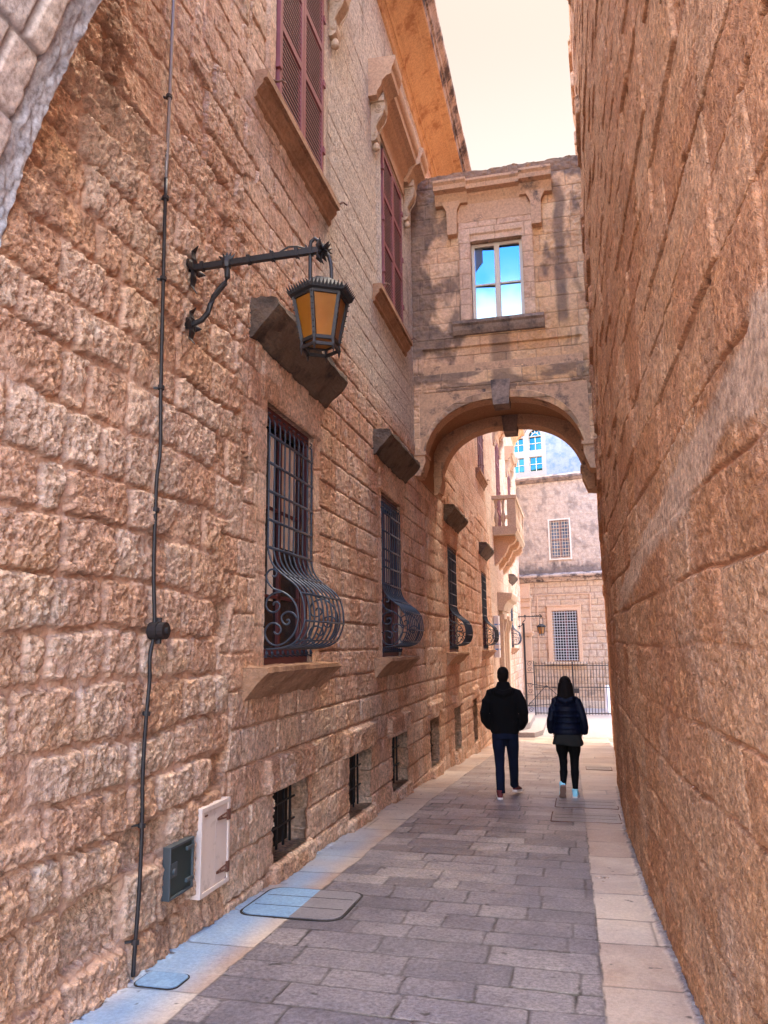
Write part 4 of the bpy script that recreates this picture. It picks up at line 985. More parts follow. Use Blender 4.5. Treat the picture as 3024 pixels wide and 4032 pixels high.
for cz_ in (.78, .55, -.12, -.36, -.9, -1.12):
    k.tube(spir(-1.87, cz_, .11, 0, 1.3), .012, 5, ref=(0,1,.05))
k.bar((-2.0,FY,.90), (-1.7,FY,.90), .02); k.bar((-2.0,FY,.42),(-1.7,FY,.42),.02); k.bar((-2.0,FY,-.5),(-1.7,FY,-.5),.02)
for a, b in (((-2.0,FY-.05,-.02),(-.35,FY-.3,-.28)), ((-2.0,FY-.05,-.95),(-.35,FY-.3,-.80)), ((-2.0,FY-.05,-.95),(-1.2,FY-.2,-.1)), ((-1.2,FY-.2,-.1),(-.4,FY-.3,-.8))): k.bar(a, b, .025)
atf(k.build('scrollwork', M['metal'], fn))
atf(MB().box((-.13,FY-.06,-.42),(.12,FY+.02,-.22)).build('lock', M['metal'], fn, bevel=.008))

b = MB(); b.lathe([(.14,0),(.14,.1),(.12,.12),(.115,1.0),(.10,1.12),(.05,1.19),(.0,1.2)], (0,0,0), 16)
o = b.build('bollard', M['bollard'], smooth=True); o.location = (1.30, 35.2, -1.36); tag(o, 'round-topped white stone bollard behind the iron railing at right', 'bollard')
# steps
s = MB(); s.prism([(XL+.02,25.7),(-1.35,25.7),(-1.12,26.5),(-1.12,30.6),(XL+.02,30.6)], 'z', -1.36, -1.17)
o = roughen(s.build('doorstep', M['farpave']), .15, .012, 4); 
s2 = MB(); s2.prism([(XL+.02,26.3),(-1.75,26.3),(-1.55,26.9),(-1.55,30.3),(XL+.02,30.3)], 'z', -1.17, -.97)
st_ = thing('door_steps', 'two low pale stone steps below the balcony doorway', 'steps', (-2, 28, -1.33))
o.name = 'lower_step'; o.parent = st_; o.location = (2, -28, 1.33)
o2 = roughen(s2.build('upper_step', M['farpave'], st_), .15, .012, 4); o2.location = (2, -28, 1.33)
# white plaque
pq = thing('wall_plaque', 'narrow white upright plaque with blue marks fixed beside the fourth barred window', 'sign', (XL+.02, 24.85, 1.85))
MB().box((0,-.20,-.65),(.16,.20,.65)).build('board', M['white'], pq, bevel=.01)
k = MB()
for z, hh in ((-.42,.05),(-.25,.03),(.05,.10),(.36,.04)): k.box((.161,-.12,z),(.166,.12,z+hh)); k.box((.03,-.206,z),(.13,-.2005,z+hh))
k.build('lettering', M['blue'], pq)

# ================================================================== WALL LANTERNS
def make_lantern(label, drop=0.):
    L0 = thing('wall_lantern', label, 'lantern', (XL, 4.45, 4.155), group='black iron lanterns on wall brackets')
    a = MB()
    a.bar((0,0,0), (.98,0,.008), .034, .04)
    for x in (.12,.30,.46,.63,.80,.90): a.box((x-.012,-.024,-.026+x*.008),(x+.012,.024,.030+x*.008))
    for x in (.63, .80, .88): 
        for s_ in (1,-1): a.tube([(x,0,.01),(x+.02*s_,0.,.01-.05*s_)], [.02,.003], 5)
    a.tube([(.30,0,-.01),(.305,0,-.05),(.308,0,-.10),(.29,0,-.14),(.252,0,-.18),(.21,0,-.23),(.19,0,-.28),(.17,0,-.34),(.13,0,-.385),(.06,0,-.41),(0,0,-.41)], .019, 8)
    a.tube([(.68,.0,.03),(.74,0,.06),(.80,0,.055),(.87,0,.03)], .007, 5)
    # crown at the brace joint, flower at the end
    for i in range(5):
        t_ = (i-2)*.38; a.tube([(.30,0,0),(.30+.05*math.sin(t_),0,.055*math.cos(t_)),(.30+.085*math.sin(t_),0,.085*math.cos(t_))], [.02,.013,.002], 5)
    a.lathe([(.03,-.03),(.035,0),(.03,.03)], (.30,0,0), 8)
    a.build('bracket', M['metal'], L0)
    f = MB()
    for i in range(12):
        t_ = i*math.pi/6; f.tube([(.965,0,0),(.965+.02*math.cos(2*t_),.05*math.cos(t_),.05*math.sin(t_)),(.98+.01*math.cos(2*t_),.085*math.cos(t_),.085*math.sin(t_))], [.018,.014,.002], 5)
    for i in range(10):
        t_ = i*math.pi/5; f.tube([(.99,0,0),(1.01,.03*math.cos(t_),.03*math.sin(t_)),(1.03,.055*math.cos(t_),.055*math.sin(t_))], [.015,.012,.002], 5)
    f.build('rosette', M['metal'], L0)
    for z in (0, -.41):
        p_ = MB()
        for i, ln in enumerate((.16,.12,.19,.12)):
            t_ = math.pi/2-i*math.pi/2; dy, dz = math.cos(t_), math.sin(t_); s_ = .75 if z else 1.
            pts = [(.045,0,z),(.06,dy*ln*.35*s_,z+dz*ln*.35*s_),(.05,dy*ln*.7*s_,z+dz*ln*.7*s_),(.085,dy*ln*s_,z+dz*ln*s_)]
            p_.tube(pts, [(.024,.014),(.042,.010),(.030,.008),(.003,.003)], 6, ref=(1,0,.02))
        p_.lathe([(.03,0),(.03,.02)], (0.03,0,z-.01), 8); p_.tube([(-.03,0,z),(.05,0,z)], .024, 8)
        p_.build('wall_plate', M['metal'], L0)
    hk = MB(); dz = -drop
    hk.tube([(.895,0,-.26+dz),(.895,0,-.1),(.893,0,.03),(.90,0,.075),(.925,0,.095),(.955,0,.07),(.99,0,.01),(1.02,0,-.04),(1.035,0,-.09),(1.04,0,-.14),(1.042,0,-.26+dz)], .0125, 8, ref=(0,1,.05))
    hk.build('hook', M['metal'], L0)
    cx_, n = .968, 6; a0 = math.pi/6
    def hexa(r_, z): return [(cx_+r_*math.cos(a0+i*math.pi/3), r_*math.sin(a0+i*math.pi/3), z+dz) for i in range(n)]
    c = MB(); rings = [(.085,-.215),(.12,-.24),(.215,-.315),(.212,-.335),(.17,-.345)]
    vs = sum([hexa(*q) for q in rings], []); fs = [(i*n+k_, i*n+(k_+1)%n, (i+1)*n+(k_+1)%n, (i+1)*n+k_) for i in range(len(rings)-1) for k_ in range(n)]+[tuple(range(n))[::-1]]
    c.add(vs, fs)
    H_ = hexa(.213, -.32)
    for i in range(n):
        p_, q_ = Vector(H_[i]), Vector(H_[(i+1)%n]); out = ((p_+q_)/2-Vector((cx_,0,-.32+dz))).normalized()
        for j in range(9):
            u = p_.lerp(q_, (j+.0)/9); v_ = p_.lerp(q_, (j+.9)/9); m_ = (u+v_)/2+out*.028+Vector((0,0,.028))
            c.add([u, v_, m_, u+Vector((0,0,-.012)), v_+Vector((0,0,-.012))], [(0,1,2),(3,4,2),(0,2,3),(1,4,2)])
    c.build('cap', M['ironmatte'], L0, fixn=True)
    T, B_ = hexa(.175, -.345), hexa(.118, -.635)
    fr = MB()
    for i in range(n):
        fr.bar(T[i], B_[i], .022); fr.bar(T[i], T[(i+1)%n], .016, .03); fr.bar(B_[i], B_[(i+1)%n], .016, .022)
        b2 = hexa(.122, -.68)[i]; fr.bar(B_[i], b2, .016); fr.bar(b2, hexa(.122,-.68)[(i+1)%n], .014, .02)
        fr.tube([b2, (b2[0],b2[1],b2[2]-.05)], [.013,.002], 5)
        for j in range(8):
            p_ = Vector(T[i]).lerp(Vector(B_[i]), (j+.5)/8); o_ = (p_-Vector((cx_,0,p_.z))).normalized()
            fr.tube([p_, p_+o_*.022], [.008,.003], 4)
    fr.build('lantern_frame', M['metal'], L0)
    g = MB(); T2, B2 = hexa(.170, -.347), hexa(.113, -.635)
    g.add(T2+B2, [(i, (i+1)%n, n+(i+1)%n, n+i) for i in range(n)]+[tuple(range(n, 2*n))])
    gl = g.build('amber_glass', M['amber'], L0)
    md = gl.modifiers.new('s', 'SOLIDIFY'); md.thickness = .004
    MB().lathe([(.0,-.60+dz),(.03,-.58+dz),(.045,-.5+dz),(.03,-.43+dz),(.015,-.37+dz),(.015,-.34+dz)], (cx_,0,0), 12).build('bulb', M['lampshade'], L0, smooth=True)
    return L0
make_lantern('black iron wall lantern with amber glass on a long bracket above the nearest barred window')
l2 = make_lantern('small distant black iron lantern hanging in front of the church wall', .10)
l2.location = (XL, 36.3, 2.86); l2.scale = (1.08,1.08,1.08)

# ================================================================== CABLE, BOXES
CZ = [(4.075,6.6),(4.075,5.9),(4.06,5.16),(4.07,4.45),(4.085,3.8),(4.11,3.20),(4.12,2.8),(4.10,2.62),(4.11,2.40),(4.12,2.05),(4.14,1.72),(4.10,1.55),(4.11,1.42),(4.10,1.22),(4.095,.92),(4.10,.63),(4.09,.3),(4.08,-.01),(4.08,-.15)]
cb = thing('wall_cable', 'thin dark cable clipped down the full height of the left wall', 'cable', (XL, 4.1, -.15))
sp = spline([(XL+.045+.006*math.sin(z*5), y, z) for y, z in CZ], 5)
lo = [p for p in sp if p[2] < 4.6]; hi = [p for p in sp if p[2] >= 4.55]
def atc(o): o.location = (-XL, -4.1, .15); return o
atc(MB().tube(lo, .0115, 8).build('cable_sheath', M['cable'], cb, smooth=True))
atc(MB().tube(hi, .012, 8).build('conduit', M['conduit'], cb, smooth=True))
for z in (5.17, 4.45, 3.9, 3.19, 2.42, 1.23, .62, .02):
    y = float(np.interp(-z, [-c[1] for c in CZ], [c[0] for c in CZ]))
    atc(MB().tube([(XL+.045,y-.002,z-.012),(XL+.045,y+.002,z+.012)], .021, 8).bar((XL-.02,y-.02,z),(XL+.05,y+.02,z+.0),.012).build('cable_clip', M['cable'], cb))
jb = MB()
for x0, x1, r_ in ((0,.05,.052),(.05,.058,.058),(.058,.10,.050)): jb.tube([(x0,0,0),(x1,0,0)], r_, 16, ref=(0,0,1))
jb.tube([(.10,0,0),(.118,0,0)], .02, 10, ref=(0,0,1)); jb.tube([(.05,0,-.075),(.05,0,.075)], .018, 8)
o = jb.build('junction_box', M['cable']); o.location = (XL+.03, 4.135, 1.70); tag(o, 'small round black junction box on the wall cable', 'junction box')

# white cupboard door
wd = thing('utility_cupboard', 'white wooden cupboard door with rusty strap hinges set low in the left wall', 'cupboard', (XL+.022, 4.80, .02))
k = MB(); 
for a, b in (((-.04,0,0),(.055,.03,.55)), ((-.04,.40,0),(.055,.43,.55)), ((-.04,.03,0),(.055,.40,.03)), ((-.04,.03,.52),(.055,.40,.55))): k.box(a, b)
wd.scale = (.75, 1, 1); k.build('frame', M['wdoor'], wd, bevel=.003)
k = MB(); k.box((-.02,.032,.032),(.045,.215,.518)); k.box((-.02,.217,.032),(.0445,.398,.518)); k.build('door', M['wdoor'], wd, bevel=.002)
for z in (.10,.44):
    k = MB(); k.box((.045,.385,z-.035),(.062,.425,z+.035)); k.tube([(.052,.40,z+.018),(.05,.24,z+.004)], .006, 5); k.tube([(.052,.40,z-.018),(.05,.24,z-.004)], .006, 5); k.tube([(.052,.30,z-.012),(.052,.30,z+.012)], .005, 5); k.build('hinge', M['rust'], wd)
MB().box((.045,.05,.49),(.052,.09,.50)).build('latch', M['rust'], wd)
md_ = thing('meter_door', 'small dark green steel meter door in the left wall beside the white cupboard', 'meter door', (XL+.045, 4.40, .13))
k = MB()
for a, b in (((-.03,0,0),(.02,.014,.30)), ((-.03,.286,0),(.02,.30,.30)), ((-.03,.014,0),(.02,.286,.014)), ((-.03,.014,.286),(.02,.286,.30))): k.box(a, b)
k.build('frame', M['steel'], md_, bevel=.002)
MB().box((-.02,.016,.016),(.008,.284,.284)).build('door', M['gdoor'], md_, bevel=.002)
for z in (.05,.235): MB().box((.006,.21,z),(.024,.30,z+.022)).build('hinge', M['steel'], md_, bevel=.002)
k = MB(); k.box((.008,.03,.12),(.014,.10,.20)); k.tube([(.012,.06,.15),(.026,.06,.15)], .018, 10, ref=(0,0,1)); k.build('lock', M['steel'], md_)

# ================================================================== COVERS IN THE PAVING
def cover(label, x0, x1, y0, y1, mfill, rnd_=.08, gap=.014, lift=.004, mk_=None, xs_=9):
    mk_ = mk_ or mfill; xs_ = -1.985 if x0 < -1 else .04
    n = 6; pts = []
    for cx_, cy_, s in ((x1-rnd_,y1-rnd_,0),(x0+rnd_,y1-rnd_,1),(x0+rnd_,y0+rnd_,2),(x1-rnd_,y0+rnd_,3)):
        for i in range(n+1): a_ = math.pi/2*(s+i/n); pts.append((cx_+rnd_*math.cos(a_), cy_+rnd_*math.sin(a_)))
    cx_, cy_ = (x0+x1)/2, (y0+y1)/2; cz_ = float(gz(cy_)); sl_ = (float(gz(y1))-float(gz(y0)))/(y1-y0)
    o0 = thing('drain_cover', label, 'drain cover', (cx_, cy_, cz_), group='drain covers set in the paving')
    def lp(e, z):
        q_ = []
        for x, y in pts:
            dx, dy = x-cx_, y-cy_; q_.append((dx*(1+e/(x1-x0)*2), dy*(1+e/(y1-y0)*2), z+dy*sl_))
        return q_
    N = len(pts)
    fr = MB(); a_, b_, c_, d_ = lp(gap, -.02), lp(gap, lift), lp(gap*.25, lift), lp(gap*.25, -.02)
    fr.add(a_+b_+c_+d_, [(r_*N+i, r_*N+(i+1)%N, (r_+1)*N+(i+1)%N, (r_+1)*N+i) for r_ in range(3) for i in range(N)])
    fr.build('frame', M['rust'] if rnd_ < .03 else M['core'], o0, fixn=False)
    pl_ = MB(); a_, b_ = lp(0, -.02), lp(0, lift+.003); pl_.add(a_+b_, [(i, (i+1)%N, N+(i+1)%N, N+i) for i in range(N)]+[tuple(range(N, 2*N))])
    po = pl_.build('plate', [mfill, mk_], o0)
    bm = bmesh.new(); bm.from_mesh(po.data)
    bmesh.ops.bisect_plane(bm, geom=bm.verts[:]+bm.edges[:]+bm.faces[:], plane_co=(xs_-cx_, 0, 0), plane_no=(1, 0, 0))
    for f in bm.faces: f.material_index = int((f.calc_center_median().x+cx_-xs_)*(1 if cx_ > -1 else -1) > 0)
    bm.to_mesh(po.data); bm.free()
    sm = MB()
    if y1-y0 > .4:
        for q in (.34, .70):
            yy = (y0-cy_)+q*(y1-y0); sm.box((x0-cx_+.03, yy-.004, lift+.0035+yy*sl_-.003), (x1-cx_-.03, yy+.004, lift+.0040+yy*sl_))
        sm.build('seam', M['core'], o0)
    return o0
def slabmat(name, a, b):
    m = mat(name, rough=.45); t = NT(m); n_ = t.noise(5, 6, .7)
    c_ = t.mix(n_, a, b); c_ = t.mix(.7, c_, t.ramp(t.noise(45,5,.7), [(.35,(.66,.65,.66)),(.66,(1.35,1.33,1.3))]), 'MULTIPLY'); t.color(c_); t.bump(t.noise(60,5,.7), .5, .004); return m
M['cvblue'] = slabmat('blue_grey_cover', (.10,.21,.38), (.22,.33,.44))  # repeats the blue sky sheen painted on the kerb
M['cvmix'] = slabmat('grey_inset_slab', (.11,.105,.125), (.20,.18,.19))
M['cvwarm'] = slabmat('warm_inset_slab', (.20,.16,.14), (.32,.26,.22))
M['cvpale'] = slabmat('pale_inset_slab', (.30,.23,.19), (.42,.35,.29))
cover('small bluish rounded cover in the left kerb strip at the bottom of the picture', -2.385, -2.14, 4.03, 4.23, M['cvblue'], .05, .008)
cover('large rounded inset slab cover by the left wall near the cupboards', -2.36, -1.64, 5.33, 6.02, M['cvmix'], .11, .018, mk_=M['cvblue'])
cover('nearer of the two square inset covers behind the woman', -.35, .42, 9.55, 10.2, M['cvwarm'], .025, .014, mk_=M['cvpale'])
cover('further of the two square inset covers, just behind the woman\'s feet', -.33, .44, 10.6, 11.35, M['cvwarm'], .025, .014, mk_=M['cvpale'])
cover('thin square inset cover at right beyond the woman', .12, .58, 15.7, 16.4, M['cvwarm'], .02, .014)

# ================================================================== PEOPLE
def remesh(parts, name, m, parent, vox=.012, smooth_it=4, loc=(0,0,0)):
    k = MB()
    for f_ in parts: f_(k)
    o = k.build(name, m, None)
    r_ = o.modifiers.new('r', 'REMESH'); r_.mode = 'VOXEL'; r_.voxel_size = vox
    s_ = o.modifiers.new('s', 'SMOOTH'); s_.iterations = smooth_it; s_.factor = .5
    dg = bpy.context.evaluated_depsgraph_get(); me = bpy.data.meshes.new_from_object(o.evaluated_get(dg))
    o.modifiers.clear(); o.data = me; me.shade_smooth()
    if not me.materials: me.materials.append(m)
    o.parent = parent; o.location = loc
    return o
def ell(c, r_, n=14):
    """ellipsoid as a lathe"""
    def f(k):
        pr = [(math.sin(math.pi*i/10)*1., -math.cos(math.pi*i/10)) for i in range(1, 10)]
        k.add([], []); vs = []; N = n
        for a, z in pr:
            for j in range(N): vs.append((c[0]+r_[0]*a*math.cos(2*math.pi*j/N), c[1]+r_[1]*a*math.sin(2*math.pi*j/N), c[2]+r_[2]*z))
        fs = [(i*N+j, i*N+(j+1)%N, (i+1)*N+(j+1)%N, (i+1)*N+j) for i in range(len(pr)-1) for j in range(N)]+[tuple(range(N))[::-1], tuple((len(pr)-1)*N+j for j in range(N))]
        k.add(vs, fs)
    return f
def tor(rings, n=20):
    """torso loft: rings (x,y,z,rx,ry)"""
    def f(k):
        vs = [(x+rx_*math.cos(2*math.pi*j/n), y+ry_*math.sin(2*math.pi*j/n), z) for x, y, z, rx_, ry_ in rings for j in range(n)]
        fs = [(i*n+j, i*n+(j+1)%n, (i+1)*n+(j+1)%n, (i+1)*n+j) for i in range(len(rings)-1) for j in range(n)]+[tuple(range(n))[::-1], tuple((len(rings)-1)*n+j for j in range(n))]
        k.add(vs, fs)
    return f
def tb(pts, r_, n=12):
    def f(k):
        # round ends by tapering
        k.tube(pts, r_, n)
    return f
def hand(wr, d, side):
    """palm, four fingers and thumb, curled; d = direction"""
    wr = Vector(wr); d = Vector(d).normalized(); s = Vector((side, 0, 0)); s = (s-d*s.dot(d)).normalized(); nrm = d.cross(s)
    fs = [tb([wr, wr+d*.04, wr+d*.09], [(.026,.018),(.038,.016),(.04,.014)], 8)]
    for i in range(4):
        b0 = wr+d*.085+nrm*0+s.cross(d)*0+d.cross(nrm)*(-.028+.019*i); ln = (.065,.075,.07,.055)[i]
        fs.append(tb([b0, b0+d*ln*.5-s*.004, b0+d*ln*.85-s*.022, b0+d*ln*.75-s*.04], [.0095,.009,.008,.006], 7))
    t0 = wr+d*.03+d.cross(nrm)*-.03
    fs.append(tb([t0, t0+d*.035+d.cross(nrm)*-.022, t0+d*.065+d.cross(nrm)*-.02], [.012,.010,.008], 7))
    return fs
def face(sz=1., y=.0, z=1.6, x=0.):
    return [ell((x,y+.005,z+.02), (.076*sz,.094*sz,.112*sz)), ell((x,y+.03,z-.055), (.055*sz,.065*sz,.06*sz)),
            tb([(x,y+.095,z+.01),(x,y+.112,z-.025),(x,y+.09,z-.035)], [.010,.016,.010], 6),
            ell((x-.076*sz,y-.005,z-.01), (.012,.02,.033)), ell((x+.076*sz,y-.005,z-.01), (.012,.02,.033)),
            tb([(x-.022,y+.088,z-.062),(x,y+.096,z-.060),(x+.022,y+.088,z-.062)], [.005,.009,.005], 6)]
def shoe(ax, ay, az, yaw, pitch, mu, ms, parent, ln=.27):
    """a laced shoe: upper and sole, heel at ax,ay,az"""
    Rm = Matrix.Translation((ax, ay, az)) @ Matrix.Rotation(yaw, 4, 'Z') @ Matrix.Rotation(pitch, 4, 'X')
    def fu(k):
        o_ = len(k.v)
        rings = [(-.01,.055,.036,.05),(.03,.062,.040,.062),(.08,.060,.040,.058),(.13,.048,.042,.042),(.18,.042,.046,.034),(.23,.036,.042,.026),(.262,.03,.022,.012)]
        n = 14; vs = []
        for y, zc, w_, h_ in rings:
            for j in range(n): t_ = 2*math.pi*j/n; vs.append(Rm @ Vector((w_*math.cos(t_), y, zc+h_*math.sin(t_)*.9)))
        fs = [(i*n+j, i*n+(j+1)%n, (i+1)*n+(j+1)%n, (i+1)*n+j) for i in range(len(rings)-1) for j in range(n)]+[tuple(range(n))[::-1], tuple((len(rings)-1)*n+j for j in range(n))]
        k.add(vs, fs)
    up = remesh([fu, lambda k: k.tube([Rm @ Vector(p) for p in ((0,.035,.07),(0,.03,.125))], .044, 12)], 'shoe', mu, parent, .008, 2)
    s = MB(); out = [(.036,-.025),(.042,.05),(.036,.12),(.048,.19),(.038,.25),(0,.278),(-.038,.25),(-.048,.19),(-.036,.12),(-.042,.05),(-.036,-.025),(0,-.04)]
    N = len(out); vs = [Rm @ Vector((x, y, .0)) for x, y in out]+[Rm @ Vector((x*1.03, y, .028)) for x, y in out]
    s.add(vs, [tuple(range(N))[::-1], tuple(range(N, 2*N))]+[(i, (i+1)%N, N+(i+1)%N, N+i) for i in range(N)])
    s.build('sole', ms, up, bevel=.004)
    return up

# -- man
mn = thing('person', 'person in a black jacket and dark blue jeans, hands in pockets, walking away', 'person', (-1.0, 11.25, gz(11.25)))
zl = 0.
LH, RH = (-.085, .0, .90), (.085, .0, .90)
remesh([*face(1.0, .0, 1.655), tor([(0,-.01,1.40,.07,.07),(0,-.01,1.48,.058,.062),(0,0,1.58,.056,.06)]),
        tor([(0,0,.88,.14,.10),(0,0,1.0,.13,.095),(0,0,1.2,.15,.10),(0,-.01,1.36,.17,.09),(0,-.01,1.43,.09,.06)]),
        tb([(-.16,-.01,1.38),(-.22,-.02,1.15),(-.18,.08,.97)], [.05,.045,.035]), tb([(.16,-.01,1.38),(.22,-.02,1.15),(.18,.08,.97)], [.05,.045,.035]),
        tb([(-.09,0,.9),(-.09,.02,.5),(-.08,-.09,.10)], [.075,.05,.035]), tb([(.09,0,.9),(.085,.16,.5),(.075,.40,.10)], [.075,.05,.035]),
        *hand((-.18,.08,.97), (.25,.35,-.6), 1), *hand((.18,.08,.97), (-.25,.35,-.6), -1)], 'body', M['skin'], mn, .009, 2)
remesh([ell((0,-.012,1.692), (.084,.098,.096)), ell((0,-.035,1.655), (.078,.07,.085)), tor([(0,-.04,1.555,.052,.03),(0,-.042,1.61,.070,.050),(0,-.03,1.66,.078,.07)])], 'hair', M['hairm'], mn, .009, 3)
def lump(k):
    for i in range(26):
        a = random.uniform(0, 6.28); z = random.uniform(.95, 1.4); rr = .20
        p = Vector((rr*math.cos(a), .12*math.sin(a), z)); k.tube([p, p+Vector((-math.sin(a)*.09, math.cos(a)*.05, random.uniform(-.05,.02)))], [.012,.02], 6)
jk = [tor([(0,0,.86,.185,.135),(0,0,.90,.205,.145),(0,0,1.0,.20,.14),(0,-.01,1.12,.20,.14),(0,-.02,1.28,.215,.145),(0,-.02,1.38,.205,.13),(0,-.015,1.45,.15,.105),(0,-.01,1.51,.105,.09),(0,-.005,1.575,.082,.080)]),
      tb([(-.10,-.01,1.455),(-.185,-.02,1.41),(-.235,-.035,1.30),(-.275,-.05,1.15),(-.27,-.02,1.05),(-.225,.05,.97),(-.165,.10,.93)], [.05,.075,.078,.07,.066,.062,.055]),
      tb([(.10,-.01,1.455),(.185,-.02,1.41),(.235,-.035,1.30),(.275,-.05,1.15),(.27,-.02,1.05),(.225,.05,.97),(.165,.10,.93)], [.05,.075,.078,.07,.066,.062,.055]),
      tb([(-.13,-.05,1.47),(-.10,-.115,1.44),(0,-.14,1.41),(.10,-.115,1.44),(.13,-.05,1.47)], [.035,.045,.052,.045,.035]), lump]
remesh(jk, 'jacket', M['jacketb'], mn, .011, 3)
remesh([tor([(0,0,.97,.165,.12),(0,-.01,.88,.175,.13),(0,-.01,.80,.17,.125)]),
        tb([(-.088,-.005,.86),(-.092,.0,.68),(-.090,.02,.50),(-.085,-.02,.32),(-.08,-.07,.14),(-.078,-.085,.075)], [.100,.090,.072,.066,.060,.062]),
        tb([(.088,.0,.86),(.092,.07,.68),(.09,.15,.50),(.085,.25,.32),(.075,.36,.16),(.07,.40,.10)], [.100,.090,.072,.066,.060,.060])], 'jeans', M['jeans'], mn, .010, 2)
shoe(-.085, -.135, .0, R(6), 0, M['shoered'], M['sole'], mn)
shoe(.080, .37, .03-.01, R(-12), R(-7), M['shoered'], M['sole'], mn)

# -- woman
wm = thing('person', 'person with long dark hair, navy jacket, black leggings and pale blue sneakers', 'person', (-.15, 11.6, gz(11.6)))
remesh([*face(.95, .01, 1.52), tor([(0,0,1.30,.06,.06),(0,0,1.37,.048,.05),(0,0,1.46,.047,.05)]),
        tor([(0,0,.82,.145,.10),(0,0,.98,.11,.085),(0,0,1.12,.125,.09),(0,0,1.26,.145,.08),(0,0,1.33,.08,.055)]),
        tb([(-.14,0,1.27),(-.19,-.02,1.05),(-.21,.06,.88)], [.042,.036,.028]), tb([(.14,0,1.27),(.19,-.02,1.05),(.21,.06,.88)], [.042,.036,.028]),
        tb([(-.08,0,.82),(-.06,.05,.47),(-.08,-.13,.22)], [.08,.048,.03]), tb([(.08,0,.82),(.07,.03,.47),(.075,-.08,.09)], [.08,.048,.03]),
        *hand((-.21,.06,.88), (.3,.5,-.4), 1), *hand((.21,.06,.88), (-.3,.5,-.4), -1)], 'body', M['skin'], wm, .009, 2)
remesh([ell((0,-.01,1.565), (.088,.102,.098)), tor([(0,-.05,1.28,.095,.035),(0,-.055,1.36,.118,.055),(0,-.04,1.46,.115,.075),(0,-.02,1.56,.098,.09)]),
        tb([(.07,-.05,1.45),(.095,-.055,1.36),(.098,-.05,1.27)], [.035,.032,.012]), tb([(-.07,-.05,1.45),(-.098,-.06,1.36),(-.10,-.055,1.28)], [.035,.032,.012])], 'hair', M['hairw'], wm, .008, 2)
def quilts(k):
    for z in (.94,1.02,1.10,1.18,1.26):
        pts = [((.185-.02*abs(z-1.1)*5)*math.cos(2*math.pi*j/22), .125*math.sin(2*math.pi*j/22)-.01, z) for j in range(23)]; k.tube(pts, .009, 6)
remesh([tor([(0,0,.84,.185,.13),(0,0,.88,.20,.14),(0,0,.98,.175,.125),(0,0,1.08,.165,.12),(0,-.01,1.20,.175,.125),(0,-.01,1.29,.165,.11),(0,-.01,1.36,.10,.085),(0,-.01,1.40,.07,.07)]),
        tb([(-.08,0,1.36),(-.155,-.01,1.31),(-.195,-.03,1.19),(-.225,-.05,1.05),(-.235,-.02,.95),(-.225,.04,.875)], [.04,.058,.060,.056,.052,.050]),
        tb([(.08,0,1.36),(.155,-.01,1.31),(.195,-.03,1.19),(.23,-.05,1.05),(.245,-.02,.95),(.235,.04,.865)], [.04,.058,.060,.056,.052,.050]),
        tb([(-.11,-.04,1.36),(-.08,-.10,1.33),(0,-.125,1.30),(.08,-.10,1.33),(.11,-.04,1.36)], [.03,.042,.048,.042,.03]), quilts], 'jacket', M['jacketn'], wm, .010, 2)
def hem(k):
    n = 36; vs = []
    for z, rx_, ry_, am in ((.90,.165,.12,0),(.80,.195,.145,.006),(.73,.215,.155,.012),(.705,.215,.155,.014)):
        for j in range(n): t_ = 2*math.pi*j/n; w_ = 1+am*6*math.sin(t_*7)*.3; vs.append((rx_*w_*math.cos(t_), ry_*w_*math.sin(t_), z+(.015*math.sin(t_*2) if z < .8 else 0)))
    k.add(vs, [(i*n+j, i*n+(j+1)%n, (i+1)*n+(j+1)%n, (i+1)*n+j) for i in range(3) for j in range(n)]+[tuple(range(n)), tuple(3*n+j for j in range(n))[::-1]])
remesh([hem], 'skirt', M['skirt'], wm, .010, 1)
remesh([tor([(0,0,.86,.15,.115),(0,-.01,.78,.17,.125),(0,-.01,.70,.165,.12)]),
        tb([(-.085,0,.76),(-.085,.02,.62),(-.075,.04,.46),(-.078,-.04,.34),(-.085,-.13,.22),(-.088,-.17,.16)], [.095,.085,.060,.058,.042,.034]),
        tb([(.085,0,.76),(.085,.02,.62),(.078,.02,.46),(.075,-.02,.32),(.072,-.06,.16),(.072,-.075,.09)], [.095,.085,.062,.060,.042,.036])], 'leggings', M['legging'], wm, .009, 2)
shoe(.065, -.12, .0, R(-4), 0, M['shoecyan'], M['sole'], wm)
shoe(-.088, -.235, .155, R(8), R(-52), M['shoecyan'], M['soletan'], wm)

# ================================================================== SKY, SUN, CAMERA
w = bpy.data.worlds.new('World'); sc.world = w; w.use_nodes = True
nt = w.node_tree; N = nt.nodes; Lk = nt.links
bg = N['Background']
sky = N.new('ShaderNodeTexSky'); sky.sky_type = 'NISHITA'; sky.sun_disc = False
SUN_EL, SUN_AZ = R(68), R(14)          # azimuth measured from +y towards +x
sky.sun_elevation = SUN_EL; sky.sun_rotation = SUN_AZ; sky.dust_density = 3.0; sky.air_density = 1.0
tc = N.new('ShaderNodeTexCoord'); sep = N.new('ShaderNodeSeparateXYZ'); Lk.new(tc.outputs['Generated'], sep.inputs[0])
def mr(src, a, b, c, d):
    x = N.new('ShaderNodeMapRange'); x.interpolation_type = 'SMOOTHSTEP'
    for i, v_ in enumerate((a, b, c, d)): x.inputs[i+1].default_value = v_
    Lk.new(src, x.inputs[0]); return x.outputs[0]
def mixc(f, a, b, mode='MIX'):
    x = N.new('ShaderNodeMix'); x.data_type = 'RGBA'; x.blend_type = mode
    for val, i in ((f, 0), (a, 6), (b, 7)):
        if isinstance(val, (int, float)): x.inputs[i].default_value = val
        elif isinstance(val, tuple): x.inputs[i].default_value = (*val, 1)
        else: Lk.new(val, x.inputs[i])
    return x.outputs[2]
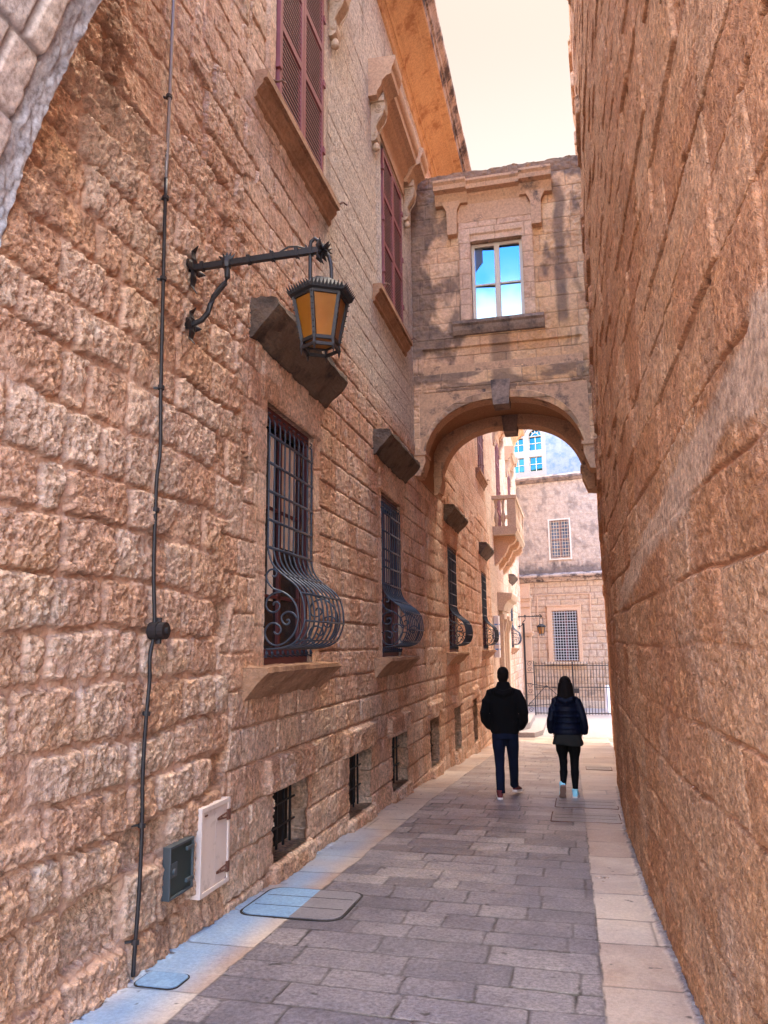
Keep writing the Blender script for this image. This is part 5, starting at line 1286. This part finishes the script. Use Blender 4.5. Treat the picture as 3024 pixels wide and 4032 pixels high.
# bright cream overcast ahead and overhead, clear blue behind
blue = mixc(mr(sep.outputs['Z'], .12, .75, 0, 1), (3.4, 8.6, 15.), (1.0, 4.4, 12.5))
clo = N.new('ShaderNodeTexNoise'); clo.inputs['Scale'].default_value = 8; clo.inputs['Detail'].default_value = 5; Lk.new(tc.outputs['Generated'], clo.inputs['Vector'])
cf = N.new('ShaderNodeMath'); cf.operation = 'MULTIPLY'; Lk.new(mr(clo.outputs['Fac'], .36, .52, 0, 1), cf.inputs[0]); Lk.new(mr(sep.outputs['Z'], .42, .50, 1, 0), cf.inputs[1])
blue = mixc(cf.outputs[0], blue, (17, 15.5, 14.5))
cream = mixc(mr(sep.outputs['Z'], .50, .69, 0, 1), (1.42, 1.22, .98), (1.14, .87, .62))
zen = mixc(mr(sep.outputs['Z'], .71, .90, 0, 1), cream, (29.5, 25.5, 22))
front = mixc(mr(sep.outputs['Y'], -.35, .15, 0, 1), blue, zen)
final = mixc(.06, front, sky.outputs['Color'])
Lk.new(final, bg.inputs['Color']); bg.inputs['Strength'].default_value = .1
sl = bpy.data.lights.new('sun', 'SUN'); sl.energy = .6; sl.angle = R(18); sl.color = (1, .88, .72)
so = bpy.data.objects.new('sun', sl); C.objects.link(so)
dv = Vector((math.sin(SUN_AZ)*math.cos(SUN_EL), math.cos(SUN_AZ)*math.cos(SUN_EL), math.sin(SUN_EL)))
so.rotation_euler = dv.to_track_quat('Z', 'Y').to_euler()
cd = bpy.data.cameras.new('camera'); cam = bpy.data.objects.new('camera', cd); C.objects.link(cam); sc.camera = cam
Rm = Matrix(((.97168,.04951,-.23105),(.23694,-.16432,.95752),(-.00991,.98516,.17145)))   # world <- (right, up, fwd)
rm = Matrix.Identity(4)
for i in range(3):
    rm[i][0] = Rm[i][0]; rm[i][1] = Rm[i][1]; rm[i][2] = -Rm[i][2]
cam.matrix_world = Matrix.Translation((0, 0, 1.6)) @ rm
cd.sensor_fit = 'HORIZONTAL'; cd.sensor_width = 36; cd.lens = 36*1661/1659; cd.clip_end = 600; cd.clip_start = .05
sc.render.resolution_x = 768; sc.render.resolution_y = 1024
sc.view_settings.view_transform = 'Standard'; sc.view_settings.look = 'None'; sc.view_settings.gamma = 1
sc.view_settings.exposure = 2.9
sc.cycles.max_bounces = 8; sc.cycles.diffuse_bounces = 5
